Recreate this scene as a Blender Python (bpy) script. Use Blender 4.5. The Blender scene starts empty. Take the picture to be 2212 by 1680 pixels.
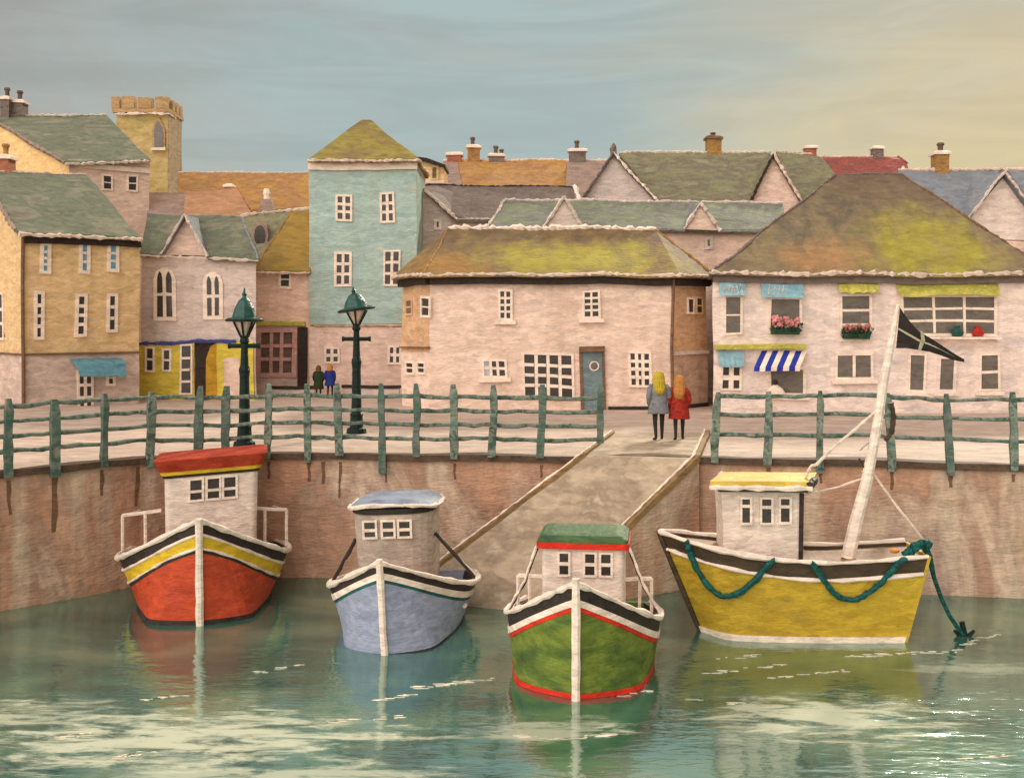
import bpy, bmesh, math, random
from mathutils import Vector, Matrix, noise
random.seed(7)
S = bpy.context.scene
COL = S.collection
F0, CU, HV, EYE = 2400.0, 1106.0, 700.0, 6.2      # lens in picture units, centre, horizon row, eye height above water
QZ = 3.0                                           # quay height
R = math.radians

def W(u, v, Y):
    return Vector(((u - CU) / F0 * Y, Y, EYE - (v - HV) / F0 * Y))
def GX(u, Y): return (u - CU) / F0 * Y
def ZV(v, Y): return EYE - (v - HV) / F0 * Y

# ---------------------------------------------------------------- materials
def lin(h, k=1.0):
    h = h.lstrip('#')
    out = []
    for i in (0, 2, 4):
        c = int(h[i:i+2], 16) / 255
        c = c / 12.92 if c <= 0.04045 else ((c + 0.055) / 1.055) ** 2.4
        out.append(min(0.9, c * k))
    return (*out, 1.0)

def mat(name, cols, scale=0.9, stretch=(1, 1, 2.2), rough=0.75, bump=0.6, dab=0.12, spec=0.2, bscale=7.0, bdist=0.06,
        zgrad=None, streak=None, k=1.05, dabscale=2.6, warp=0.35, patch=(), fine=0.17, fstretch=(0.9, 0.9, 2.6)):
    m = bpy.data.materials.new(name); m.use_nodes = True
    nt = m.node_tree; N = nt.nodes; L = nt.links
    b = N['Principled BSDF']
    b.inputs['Roughness'].default_value = rough
    b.inputs['Specular IOR Level'].default_value = spec
    tc = N.new('ShaderNodeTexCoord')
    mp = N.new('ShaderNodeMapping'); mp.inputs['Scale'].default_value = stretch
    L.new(tc.outputs['Object'], mp.inputs['Vector'])
    n1 = N.new('ShaderNodeTexNoise'); n1.inputs['Scale'].default_value = scale
    n1.inputs['Detail'].default_value = 7; n1.inputs['Roughness'].default_value = 0.62; n1.inputs['Distortion'].default_value = warp
    L.new(mp.outputs[0], n1.inputs['Vector'])
    rp = N.new('ShaderNodeValToRGB')
    el = rp.color_ramp.elements
    n = len(cols)
    pos = [0.32 + 0.36 * i / max(1, n - 1) for i in range(n)]
    el[0].position = pos[0]; el[0].color = lin(cols[0], k)
    el[1].position = pos[-1]; el[1].color = lin(cols[-1], k)
    for i in range(1, n - 1):
        e = el.new(pos[i]); e.color = lin(cols[i], k)
    L.new(n1.outputs['Fac'], rp.inputs['Fac'])
    col = rp.outputs['Color']
    if zgrad:      # moss, lichen or tide stain that grows between two heights of the thing itself
        z0, z1, c, amt = zgrad
        sp = N.new('ShaderNodeSeparateXYZ'); L.new(tc.outputs['Object'], sp.inputs[0])
        nz = N.new('ShaderNodeTexNoise'); nz.inputs['Scale'].default_value = 0.8; nz.inputs['Detail'].default_value = 5
        L.new(mp.outputs[0], nz.inputs['Vector'])
        ad = N.new('ShaderNodeMath'); ad.operation = 'MULTIPLY_ADD'
        ad.inputs[1].default_value = abs(z1 - z0) * 1.6; L.new(nz.outputs['Fac'], ad.inputs[0])
        sub = N.new('ShaderNodeMath'); sub.operation = 'SUBTRACT'; sub.inputs[1].default_value = abs(z1 - z0) * 0.8
        L.new(sp.outputs['Z'], sub.inputs[0]); L.new(sub.outputs[0], ad.inputs[2])
        mr = N.new('ShaderNodeMapRange'); mr.inputs['From Min'].default_value = z0; mr.inputs['From Max'].default_value = z1
        mr.inputs['To Min'].default_value = 0; mr.inputs['To Max'].default_value = amt
        L.new(ad.outputs[0], mr.inputs['Value'])
        mx = N.new('ShaderNodeMix'); mx.data_type = 'RGBA'
        L.new(mr.outputs[0], mx.inputs['Factor']); L.new(col, mx.inputs['A']); mx.inputs['B'].default_value = lin(c, k)
        col = mx.outputs['Result']
    for (px, pz, rx, rz, c, amt) in patch:      # a patch of lichen with a ragged rim
        sp = N.new('ShaderNodeSeparateXYZ'); L.new(tc.outputs['Object'], sp.inputs[0])
        def mth(op, a, v):
            q = N.new('ShaderNodeMath'); q.operation = op; L.new(a, q.inputs[0])
            if isinstance(v, float): q.inputs[1].default_value = v
            else: L.new(v, q.inputs[1])
            return q.outputs[0]
        dx = mth('MULTIPLY', mth('SUBTRACT', sp.outputs['X'], float(px)), 1.0 / rx); dz = mth('MULTIPLY', mth('SUBTRACT', sp.outputs['Z'], float(pz)), 1.0 / rz)
        r2 = mth('ADD', mth('MULTIPLY', dx, dx), mth('MULTIPLY', dz, dz))
        nz = N.new('ShaderNodeTexNoise'); nz.inputs['Scale'].default_value = 0.9; nz.inputs['Detail'].default_value = 6
        mz = N.new('ShaderNodeMapping'); mz.inputs['Scale'].default_value = (1.6, 1.0, 0.7); mz.inputs['Location'].default_value = (px, 3.3, pz)
        L.new(tc.outputs['Object'], mz.inputs[0]); L.new(mz.outputs[0], nz.inputs['Vector'])
        f = mth('ADD', r2, mth('MULTIPLY', nz.outputs['Fac'], 2.0))
        mr = N.new('ShaderNodeMapRange'); mr.interpolation_type = 'SMOOTHSTEP'; mr.inputs['From Min'].default_value = 2.1; mr.inputs['From Max'].default_value = 0.8; mr.inputs['To Max'].default_value = amt
        L.new(f, mr.inputs['Value'])
        mx = N.new('ShaderNodeMix'); mx.data_type = 'RGBA'; L.new(mr.outputs[0], mx.inputs['Factor']); L.new(col, mx.inputs['A']); mx.inputs['B'].default_value = lin(c, k); col = mx.outputs['Result']
    if streak:     # runs of dirt: noise squeezed sideways and drawn out downwards
        c, amt, ss = streak
        m2 = N.new('ShaderNodeMapping'); m2.inputs['Scale'].default_value = (ss, ss, ss * 0.12)
        L.new(tc.outputs['Object'], m2.inputs['Vector'])
        n2 = N.new('ShaderNodeTexNoise'); n2.inputs['Scale'].default_value = 1.0; n2.inputs['Detail'].default_value = 4
        L.new(m2.outputs[0], n2.inputs['Vector'])
        mr = N.new('ShaderNodeMapRange'); mr.inputs['From Min'].default_value = 0.5; mr.inputs['From Max'].default_value = 0.72
        mr.inputs['To Max'].default_value = amt
        L.new(n2.outputs['Fac'], mr.inputs['Value'])
        mx = N.new('ShaderNodeMix'); mx.data_type = 'RGBA'
        L.new(mr.outputs[0], mx.inputs['Factor']); L.new(col, mx.inputs['A']); mx.inputs['B'].default_value = lin(c, k)
        col = mx.outputs['Result']
    # dabs: patches of slightly different paint
    vo = N.new('ShaderNodeTexVoronoi'); vo.inputs['Scale'].default_value = dabscale
    m3 = N.new('ShaderNodeMapping'); m3.inputs['Scale'].default_value = (1.0, 1.0, 3.2); m3.inputs['Rotation'].default_value = (0.1, 0.15, 0.3)
    nd = N.new('ShaderNodeTexNoise'); nd.inputs['Scale'].default_value = 2.0; nd.inputs['Detail'].default_value = 4
    L.new(tc.outputs['Object'], nd.inputs['Vector'])
    va = N.new('ShaderNodeMix'); va.data_type = 'RGBA'; va.inputs['Factor'].default_value = 0.25
    L.new(tc.outputs['Object'], va.inputs['A']); L.new(nd.outputs['Color'], va.inputs['B'])
    L.new(va.outputs['Result'], m3.inputs['Vector']); L.new(m3.outputs[0], vo.inputs['Vector'])
    sp2 = N.new('ShaderNodeSeparateColor'); L.new(vo.outputs['Color'], sp2.inputs[0])
    mr2 = N.new('ShaderNodeMapRange'); mr2.inputs['To Min'].default_value = 1 - dab; mr2.inputs['To Max'].default_value = 1 + dab
    L.new(sp2.outputs['Red'], mr2.inputs['Value'])
    mu = N.new('ShaderNodeMix'); mu.data_type = 'RGBA'; mu.blend_type = 'MULTIPLY'; mu.inputs['Factor'].default_value = 1
    L.new(col, mu.inputs['A']); L.new(mr2.outputs[0], mu.inputs['B'])
    # fine dragged strokes of thicker and thinner paint
    m5 = N.new('ShaderNodeMapping'); m5.inputs['Scale'].default_value = fstretch; m5.inputs['Rotation'].default_value = (0.0, 0.10, 0.12)
    L.new(tc.outputs['Object'], m5.inputs['Vector'])
    nf = N.new('ShaderNodeTexNoise'); nf.inputs['Scale'].default_value = bscale * 0.5; nf.inputs['Detail'].default_value = 8; nf.inputs['Roughness'].default_value = 0.72; nf.inputs['Distortion'].default_value = 0.2
    L.new(m5.outputs[0], nf.inputs['Vector'])
    mf = N.new('ShaderNodeMapRange'); mf.inputs['From Min'].default_value = 0.3; mf.inputs['From Max'].default_value = 0.7; mf.inputs['To Min'].default_value = 1 - fine; mf.inputs['To Max'].default_value = 1 + fine
    L.new(nf.outputs['Fac'], mf.inputs['Value'])
    mu2 = N.new('ShaderNodeMix'); mu2.data_type = 'RGBA'; mu2.blend_type = 'MULTIPLY'; mu2.inputs['Factor'].default_value = 1
    L.new(mu.outputs['Result'], mu2.inputs['A']); L.new(mf.outputs[0], mu2.inputs['B'])
    L.new(mu2.outputs['Result'], b.inputs['Base Color'])
    # ridged brushwork
    m4 = N.new('ShaderNodeMapping'); m4.inputs['Scale'].default_value = (0.8, 0.8, 2.6); m4.inputs['Rotation'].default_value = (0.05, 0.12, 0.2)
    L.new(tc.outputs['Object'], m4.inputs['Vector'])
    nb = N.new('ShaderNodeTexNoise'); nb.inputs['Scale'].default_value = bscale; nb.inputs['Detail'].default_value = 5; nb.inputs['Distortion'].default_value = 0.25
    L.new(m4.outputs[0], nb.inputs['Vector'])
    bu = N.new('ShaderNodeBump'); bu.inputs['Strength'].default_value = bump; bu.inputs['Distance'].default_value = bdist
    L.new(nb.outputs['Fac'], bu.inputs['Height']); L.new(bu.outputs[0], b.inputs['Normal'])
    return m

M = {}
M['mortar'] = mat('lime mortar', ['b5a294', 'd6c3b3', 'c5b2a3'], scale=5, bump=0.5, bscale=14, bdist=0.015)
M['beige'] = mat('beige limewash', ['d2b8a6', 'e2caba', 'dcc0ae', 'e6d0c2'], streak=('b09078', 0.35, 1.4))
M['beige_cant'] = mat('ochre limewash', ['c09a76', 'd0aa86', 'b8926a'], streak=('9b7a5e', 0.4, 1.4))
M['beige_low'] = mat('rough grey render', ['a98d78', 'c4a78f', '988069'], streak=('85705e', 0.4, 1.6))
M['shop'] = mat('shop white', ['d8c6bc', 'e6d4c9', 'dfcdc3', 'cdc2be'], streak=('b5a49e', 0.35, 1.4))
M['white'] = mat('white paint', ['dfcbbc', 'ebd8c8', 'e4cebe'], scale=3, bump=0.5, bscale=14, bdist=0.015)
M['greywhite'] = mat('grey white render', ['bfafa9', 'd0bfb6', 'c6b6b0'], streak=('a0918b', 0.3, 1.4))
M['pinkwhite'] = mat('pink white render', ['d2b7a9', 'dfc3b3', 'd8bcae'], streak=('b3988a', 0.3, 1.4))
M['cream'] = mat('ochre cream render', ['c9a878', 'dabb8c', 'd3b284', 'e0c49c'], streak=('a38a5e', 0.3, 1.4))
M['ochre'] = mat('yellow ochre render', ['d6aa6c', 'e2be88', 'dab076'])
M['lower'] = mat('dusty pink render', ['c3ab9d', 'd0b8aa', 'baa69b', 'ccb4a6'], streak=('a48e80', 0.35, 1.4))
M['yellow_wall'] = mat('lemon wall paint', ['c2ae3c', 'd1bd45', 'cdb850', 'b9a93a'])
M['yellow_side'] = mat('amber wall paint', ['a87e22', 'b98f2c', '94701f'])
M['pink'] = mat('salmon render', ['dcb7a2', 'e6c4ae', 'dfbca6'], streak=('bd937a', 0.35, 1.4))
M['teal'] = mat('duck egg render', ['96b0aa', 'a5bab2', '9fb5b2', 'afbab0'], streak=('a4a685', 0.4, 1.0), scale=0.6)
M['slate_dark'] = mat('dark slate', ['645853', '776860', '6c5f59', '806f66'], scale=1.2)
M['slate_green'] = mat('mossy slate', ['5f6454', '707560', '666a5a', '7f7e6a', '756c60'], scale=0.7)
M['slate_blue'] = mat('blue slate', ['73767b', '80838a', '777c84', '86868a'], scale=0.8)
M['slate_mauve'] = mat('mauve slate', ['8f7b72', '9c8478', '86766f'], scale=0.8)
M['slate_moss'] = mat('slate with green moss', ['75726e', '7b8268', '716f6c', '82846a'], scale=0.8, stretch=(0.6, 1, 2.5))
M['olive_roof'] = mat('olive slate', ['776c5c', '828062', '736b5b', '8d8870'], scale=0.6)
M['orange_roof'] = mat('orange clay tile', ['a67c4a', 'b0864c', '9f7450', 'aa8852'], scale=0.7)
M['pink_roof'] = mat('faded clay tile', ['a27b62', 'b08463', 'a8805f'], scale=0.7)
M['red_roof'] = mat('red clay tile', ['87433f', '96534a', '7d4a46', 'a46a60'], scale=1.2)
M['lichen'] = mat('lichen tile', ['6a5c4e', '7c6a50', '8c7648', '745f4a', '827050'], scale=0.6, stretch=(1.4, 1, 0.7), zgrad=(6.0, 7.5, '66523f', 0.8), patch=((.9, 5.9, 4.6, .95, 'a39836', .85), (-4.2, 5.5, 2.0, .8, '9c7038', .8)))
M['lichen_shop'] = mat('lichen tile shop', ['6c6054', '7c6c56', '86765a', '696052', '8a7a58'], scale=0.4, stretch=(1.5, 1, 0.45), zgrad=(7.0, 9.5, '67564a', 0.8), patch=((1.3, 6.1, 3.1, 2.1, 'a0963a', .85), (-2.6, 5.9, 2.2, 1.0, 'a67e56', .8)))
M['lichen_tower'] = mat('lichen tile tower', ['746450', '86764a', '948744', '7a6650'], scale=0.5)
M['cone_roof'] = mat('ochre moss tile', ['8c6c38', '8c7640', '9a7a3a', '887a40'], scale=0.7)
M['stone_tower'] = mat('golden stone', ['b49c6a', 'c0aa78', 'ae985e', 'bcac80'], scale=0.6)
M['stone_shade'] = mat('shaded tower stone', ['9c8468', 'ab9276', '907c66'], scale=1.0)
M['stone_top'] = mat('parapet stone', ['a3825a', 'b6966c', '96784f'], scale=1.6)
M['dark'] = mat('dark glass', ['2b2622', '3c352f', '241f1e'], scale=4, rough=0.25, spec=0.5, bump=0.1)
M['greypane'] = mat('grey glass', ['605850', '6d655c', '554e4a'], scale=2.5, rough=0.3, spec=0.5, bump=0.1)
M['bluepane'] = mat('blue glass', ['4f8aa6', '6a9fb4', '437a98'], scale=5, rough=0.3, spec=0.5, bump=0.1)
M['palepane'] = mat('pale glass', ['9fa0a6', 'b0aeb0', '8f939a'], scale=5, rough=0.3, spec=0.5, bump=0.1)
M['tar'] = mat('tarred timber', ['2d2420', '3b302a', '241d1b'], scale=3, bump=0.5)
M['brown'] = mat('brown timber', ['6b5040', '7d6049', '5c4437'], scale=2)
M['mauve_frame'] = mat('mauve frame', ['b48f88', 'c49c94', 'b8746c'], scale=4)
M['bluetrim'] = mat('blue fascia', ['4a5290', '3d4682', '5a6298'], scale=4)
M['awning_blue'] = mat('blue awning', ['54808c', '6391a0', '4a7480'], scale=2)
M['blind_blue'] = mat('pale blue blind', ['7fa5b2', '8cb0ba', '76a0b2'], scale=2)
M['valance'] = mat('lemon valance', ['aaa445', 'beb75c', 'a29a42', 'c8c27c'], scale=4)
M['stripe_blue'] = mat('royal blue canvas', ['23308c', '2a3a9c', '1d2a7c'], scale=4)
M['door'] = mat('slate blue door', ['66797b', '728486', '5e7072'], scale=2, streak=('8a9a98', 0.3, 3))
M['clay_red'] = mat('red brick chimney', ['9a5a44', 'ab6c52', '84503f'], scale=3)
M['clay'] = mat('brown chimney', ['96703f', 'a67c4a', '7d5f3c'], scale=3)
M['chim_grey'] = mat('grey chimney', ['6d6058', '7f7068', '594e4a'], scale=3)
M['pot'] = mat('sooty pot', ['5a4a40', '6d5a4c', '4a3e38'], scale=4)
M['wallstone'] = mat('quay stone', ['8f7468', 'b08c78', 'b58a70', 'a2826f', 'c0a690', '9c8276'], scale=0.3, stretch=(1, 1, 0.7), dab=0.12,
                     streak=('cdbfa8', 0.7, 1.3), zgrad=(0.45, 0.1, '4f3e33', 0.9), bump=0.7, warp=0.8, fine=0.2, fstretch=(1.6, 1.6, 0.7))
M['coping'] = mat('dark coping', ['4a3a30', '5c4a3c', '3f322b'], scale=2)
M['streakweed'] = mat('rust and weed', ['6a4c38', '75563f', '5a5240'], scale=3)
M['ground'] = mat('quay paving', ['b39d90', 'c0ab9d', 'ab9688', 'c6b2a4'], scale=0.5, stretch=(1, 2.5, 1), dab=0.1, fstretch=(0.6, 2.5, 1))
M['terrain'] = mat('hill earth', ['7d7a5a', '8a8262', '6d6c50'], scale=0.1)
M['ramp'] = mat('slipway cobble', ['9f8d7a', 'b4a18a', '95836f', 'c0b09a'], scale=0.7, stretch=(1, 1, 1.6), dab=0.14, bump=0.6)
M['kerb'] = mat('timber kerb', ['7d603c', '8f7450', '6c5238'], scale=1.4)
M['pave'] = mat('worn slip paving', ['8b7a66', '9c8a74', '80705f'], scale=0.8, dab=0.12)
M['fence'] = mat('weathered green timber', ['3c5b50', '566c61', '7d8275', '2c4d43', '8d887c'], scale=1.5, stretch=(2, 2, 2), bump=0.6, dab=0.2)
M['fence_grey'] = mat('grey green timber', ['53665c', '6a7067', '445f54', '7f786e'], scale=1.2, stretch=(2, 2, 2), bump=0.6, dab=0.2)
M['lamp_green'] = mat('lamp green enamel', ['0b3f38', '114b43', '09312d'], scale=4, rough=0.35, spec=0.5, bump=0.6)
M['lamp_dark'] = mat('dark green iron', ['0b1f1c', '112622', '0a1917'], scale=4, rough=0.5, bump=0.6)
M['lamp_glass'] = mat('milky lamp glass', ['d0b8a8', 'e0c8b6', 'c4ac9c'], scale=4, rough=0.3, bump=0.1)
# boats
def bm(name, cols, **k):
    kw = dict(scale=1.3, stretch=(1, 1, 2.2), rough=0.6, bump=0.6, bscale=10, bdist=0.035, dab=0.14, dabscale=4); kw.update(k)
    return mat(name, cols, **kw)
M['b_white'] = bm('boat white', ['dccabb', 'ead7c7', 'd4c4b8'])
M['b_cabin'] = bm('cabin white', ['d2c0b4', 'dfccbe', 'cabab0'])
M['b_cabin_grey'] = bm('cabin grey', ['a8988c', 'b6a598', '9c8e86'])
M['b_black'] = bm('boat black', ['2f2825', '3b332e', '292321'], scale=3)
M['b_red'] = bm('hull red', ['a83c26', 'bb4a2a', 'b2442c', 'c04e38'])
M['b_redroof'] = bm('roof red', ['9c3522', 'ad4128', '8d2c1f'])
M['b_yel'] = bm('stripe yellow', ['c6a326', 'd3b02e', 'be9a24'])
M['b_blue'] = bm('hull blue', ['888d9c', '939ab0', '8c93aa', '7f879c'])
M['b_blueroof'] = bm('roof blue grey', ['7c8598', '8a93a4', '737d92'])
M['b_green'] = bm('hull green', ['41562a', '55682c', '727f32', '3a4f2e'], scale=0.9)
M['b_greenroof'] = bm('roof green', ['3d5a3a', '4a663f', '35503a'])
M['b_brightred'] = bm('bright red', ['c62a18', 'd23420', 'b82618'])
M['b_yhull'] = bm('hull yellow', ['a98b28', 'ba9c32', 'b2922c', '9f8534'], scale=0.9)
M['b_yroof'] = bm('roof yellow', ['b8982e', 'c4a440', 'c8b066'])
M['b_dkband'] = bm('dark olive band', ['3d3226', '4a3d2e', '33291f'])
M['b_deck'] = bm('deck timber', ['8a6c55', '967860', '7e624d'])
M['b_teal'] = bm('teal line', ['16504c', '1e5c56', '10423f'])
M['rope'] = bm('teal rope', ['0f4b46', '1a5c55', '0c3836', '2a6a60'], scale=6, bump=0.8)
M['rope_white'] = bm('white rope', ['d5c2b2', 'e2cebc'], scale=6, bump=0.8)
M['orange'] = bm('orange float', ['cf7a20', 'd88a2a'])
M['flag'] = bm('black flag', ['26211f', '302a27', '1e1a19'], scale=3, rough=0.85)
M['flagcross'] = bm('cream cross', ['a39a80', 'b3a98c', '948c74'], scale=4, rough=0.85)
# people
M['skin'] = bm('skin', ['c89478', 'd09c80'], scale=5, bump=0.1)
M['blond'] = bm('yellow blond hair', ['a08c24', 'b49c2c', 'bca43c', '8c7820'], scale=8, stretch=(3, 3, 1))
M['auburn'] = bm('auburn hair', ['a8703a', 'b57c42', '98632f'], scale=8, stretch=(3, 3, 1))
M['coat_grey'] = bm('grey wool', ['6f7076', '7c7d82', '66666c'], scale=6, rough=0.9)
M['coat_red'] = bm('red wool', ['8c2a1e', 'a03326', '7a231a', 'b03a2a'], scale=6, rough=0.9)
M['coat_green'] = bm('dark green wool', ['26351f', '2f3f24', '1e2a1a'], scale=6, rough=0.9)
M['coat_blue'] = bm('navy blue wool', ['232a68', '2a3276', '1d2358'], scale=6, rough=0.9)
M['trousers'] = bm('dark trousers', ['2b2725', '37312e', '24201f'], scale=6, rough=0.9)
M['brownhair'] = bm('brown hair', ['5a4028', '6a4c30'], scale=8)
M['flower_pink'] = bm('pink petals', ['c8807c', 'd69a92', 'b8686a', 'e0b4aa'], scale=6)
M['flower_red'] = bm('dusky red petals', ['a0605a', 'ac7068', '904c48'], scale=6)
M['leafdark'] = bm('dark leaves', ['24402f', '2e4c38', '1c3426'], scale=6)
M['orn_red'] = bm('red glaze', ['a52a22', 'b8352a'], rough=0.3)
M['orn_green'] = bm('green glaze', ['1d4a40', '26584c'], rough=0.3)

# ---------------------------------------------------------------- mesh building
def warpv(p):      # hand-built wobble of the old town, one field for everything so that parts stay together
    q = p * 0.45
    d = noise.noise_vector(q + Vector((3.1, 7.7, 1.3))) * 0.075
    d += noise.noise_vector(p * 1.7 + Vector((13.1, 2.7, 8.3))) * 0.022
    d.y *= 0.35
    return p + d

class MB:
    def __init__(s): s.v = []; s.f = []; s.m = []
    def add(s, pts, faces, mi=0):
        o = len(s.v); s.v += [Vector(p) for p in pts]
        for f in faces: s.f.append([i + o for i in f]); s.m.append(mi)
    def box8(s, p, mi=0):      # p: bottom 4 ccw, top 4
        s.add(p, [(3, 2, 1, 0), (4, 5, 6, 7), (0, 1, 5, 4), (1, 2, 6, 5), (2, 3, 7, 6), (3, 0, 4, 7)], mi)
    def box(s, x0, x1, y0, y1, z0, z1, mi=0):
        s.box8([(x0, y0, z0), (x1, y0, z0), (x1, y1, z0), (x0, y1, z0), (x0, y0, z1), (x1, y0, z1), (x1, y1, z1), (x0, y1, z1)], mi)
    def prism(s, poly, vec, mi=0):
        poly = [Vector(p) for p in poly]; vec = Vector(vec); n = len(poly)
        s.add(poly + [p + vec for p in poly], [list(range(n))[::-1], list(range(n, 2 * n))] + [(i, (i + 1) % n, n + (i + 1) % n, n + i) for i in range(n)], mi)
    def loft(s, rings, cap=True, mi=0, closed=True):
        n = len(rings[0]); o = len(s.v)
        for r in rings: s.v += [Vector(p) for p in r]
        for k in range(len(rings) - 1):
            for i in range(n if closed else n - 1):
                j = (i + 1) % n
                s.f.append([o + k * n + i, o + k * n + j, o + (k + 1) * n + j, o + (k + 1) * n + i]); s.m.append(mi)
        if cap:
            s.f.append([o + i for i in range(n)][::-1]); s.m.append(mi)
            s.f.append([o + (len(rings) - 1) * n + i for i in range(n)]); s.m.append(mi)
    def tube(s, path, r, n=8, mi=0, sq=False):
        path = [Vector(p) for p in path]
        rr = r if isinstance(r, (list, tuple)) else [r] * len(path)
        rings = []; up = None
        for i, p in enumerate(path):
            t = (path[min(i + 1, len(path) - 1)] - path[max(i - 1, 0)]).normalized()
            if up is None:
                a = Vector((0, 0, 1)) if abs(t.z) < 0.9 else Vector((0, 1, 0))
                up = (a - t * a.dot(t)).normalized()
            else:
                up = (up - t * up.dot(t)).normalized()
            sd = t.cross(up)
            off = math.pi / n if sq else 0
            rings.append([p + (up * math.cos(off + 2 * math.pi * k / n) + sd * math.sin(off + 2 * math.pi * k / n)) * rr[i] for k in range(n)])
        s.loft(rings, mi=mi)
    def rough(s, path, r, step=0.13, j=0.55, n=5, mi=0):     # an uneven, hand-laid bead of mortar or paint
        path = [Vector(p) for p in path]; pts = []
        for a, b in zip(path, path[1:]):
            k = max(1, int((b - a).length / step))
            pts += [a.lerp(b, i / k) for i in range(k)]
        pts.append(path[-1])
        pts = [p + Vector((random.uniform(-1, 1), random.uniform(-1, 1), random.uniform(-1, 1))) * r * j * 0.5 for p in pts]
        s.tube(pts, [r * random.uniform(1 - j, 1 + j) for _ in pts], n, mi)
    def blob(s, c, r, sx=1, sy=1, sz=1, mi=0, jit=0.15, nu=8, nv=5):
        c = Vector(c); rings = []
        for i in range(nv + 1):
            a = math.pi * (0.04 + 0.92 * i / nv)
            rings.append([c + Vector((sx * r * math.sin(a) * math.cos(2 * math.pi * k / nu), sy * r * math.sin(a) * math.sin(2 * math.pi * k / nu), -sz * r * math.cos(a))) * random.uniform(1 - jit, 1 + jit) for k in range(nu)])
        s.loft(rings, mi=mi)
    def build(s, name, mats, parent=None, org=None, warp=True, cut=0.0, local=False, smooth=False):
        me = bpy.data.meshes.new(name)
        o = bpy.data.objects.new(name, me); COL.objects.link(o)
        b = bmesh.new()
        vs = [b.verts.new(p) for p in s.v]
        for f, mi in zip(s.f, s.m):
            try:
                fc = b.faces.new([vs[i] for i in f]); fc.material_index = mi; fc.smooth = smooth
            except ValueError: pass
        bmesh.ops.recalc_face_normals(b, faces=b.faces[:])
        if cut:
            for ax in range(3):
                cs = [v.co[ax] for v in b.verts]; lo, hi = min(cs), max(cs)
                k = int((hi - lo) / cut)
                if k > 40: k = 40
                for i in range(1, k + 1):
                    p = [0, 0, 0]; p[ax] = lo + (hi - lo) * i / (k + 1); nn = [0, 0, 0]; nn[ax] = 1
                    bmesh.ops.bisect_plane(b, geom=b.verts[:] + b.edges[:] + b.faces[:], plane_co=p, plane_no=nn, dist=1e-5)
        base = Vector((0, 0, 0))
        if not local:
            if warp:
                for v in b.verts: v.co = warpv(v.co)
            q = parent
            while q is not None:
                base += q.location; q = q.parent
            if parent is None:
                if org is None:
                    xs = [v.co.x for v in b.verts]; ys = [v.co.y for v in b.verts]; zs = [v.co.z for v in b.verts]
                    org = Vector(((min(xs) + max(xs)) / 2, (min(ys) + max(ys)) / 2, min(zs)))
                base = Vector(org)
                o.location = base
            for v in b.verts: v.co -= base
        b.to_mesh(me); b.free()
        for m in (mats if isinstance(mats, (list, tuple)) else [mats]): me.materials.append(m)
        if parent is not None: o.parent = parent
        return o

def tag(o, label=None, cat=None, group=None, kind=None):
    if label: o['label'] = label
    if cat: o['category'] = cat
    if group: o['group'] = group
    if kind: o['kind'] = kind
    return o
def thing(name, loc, label, cat, group=None, rz=0.0):
    o = bpy.data.objects.new(name, None); COL.objects.link(o)
    o.location = loc; o.rotation_euler = (0, 0, rz); o.empty_display_size = 0.3
    return tag(o, label, cat, group)

class Face:
    """an upright wall plane through two plan points; pixels are carried onto it along the line of sight"""
    def __init__(s, A, B):
        s.A = Vector((A[0], A[1], 0)); s.B = Vector((B[0], B[1], 0)); s.d = (s.B - s.A).normalized()
        s.n = Vector((s.d.y, -s.d.x, 0))
        if s.n.dot(s.A) > 0: s.n = -s.n
    def px(s, u, v):
        r = Vector(((u - CU) / F0, 1, -(v - HV) / F0))
        t = s.A.dot(s.n) / r.dot(s.n); p = r * t
        return (p - s.A).dot(s.d), EYE + p.z
    def pt(s, a, z, d=0.0):
        p = s.A + s.d * a + s.n * d; return Vector((p.x, p.y, z))
    def at(s, u, v, d=0.0):
        a, z = s.px(u, v); return s.pt(a, z, d)
    def fbox(s, mb, a0, a1, z0, z1, d0, d1, mi=0):
        mb.box8([s.pt(a0, z0, d1), s.pt(a1, z0, d1), s.pt(a1, z0, d0), s.pt(a0, z0, d0), s.pt(a0, z1, d1), s.pt(a1, z1, d1), s.pt(a1, z1, d0), s.pt(a0, z1, d0)], mi)
    def pbox(s, mb, u0, v0, u1, v1, d0, d1, mi=0):
        a0, z1 = s.px(u0, v0); a1, z0 = s.px(u1, v1); s.fbox(mb, a0, a1, z0, z1, d0, d1, mi)
    def ppoly(s, mb, uv, d0, d1, mi=0):
        mb.prism([s.at(u, v, d1) for u, v in uv], s.n * (d0 - d1), mi)
def FY(Y): return Face((-30, Y), (30, Y))
def uf(v): return random.uniform(-v, v)

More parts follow.
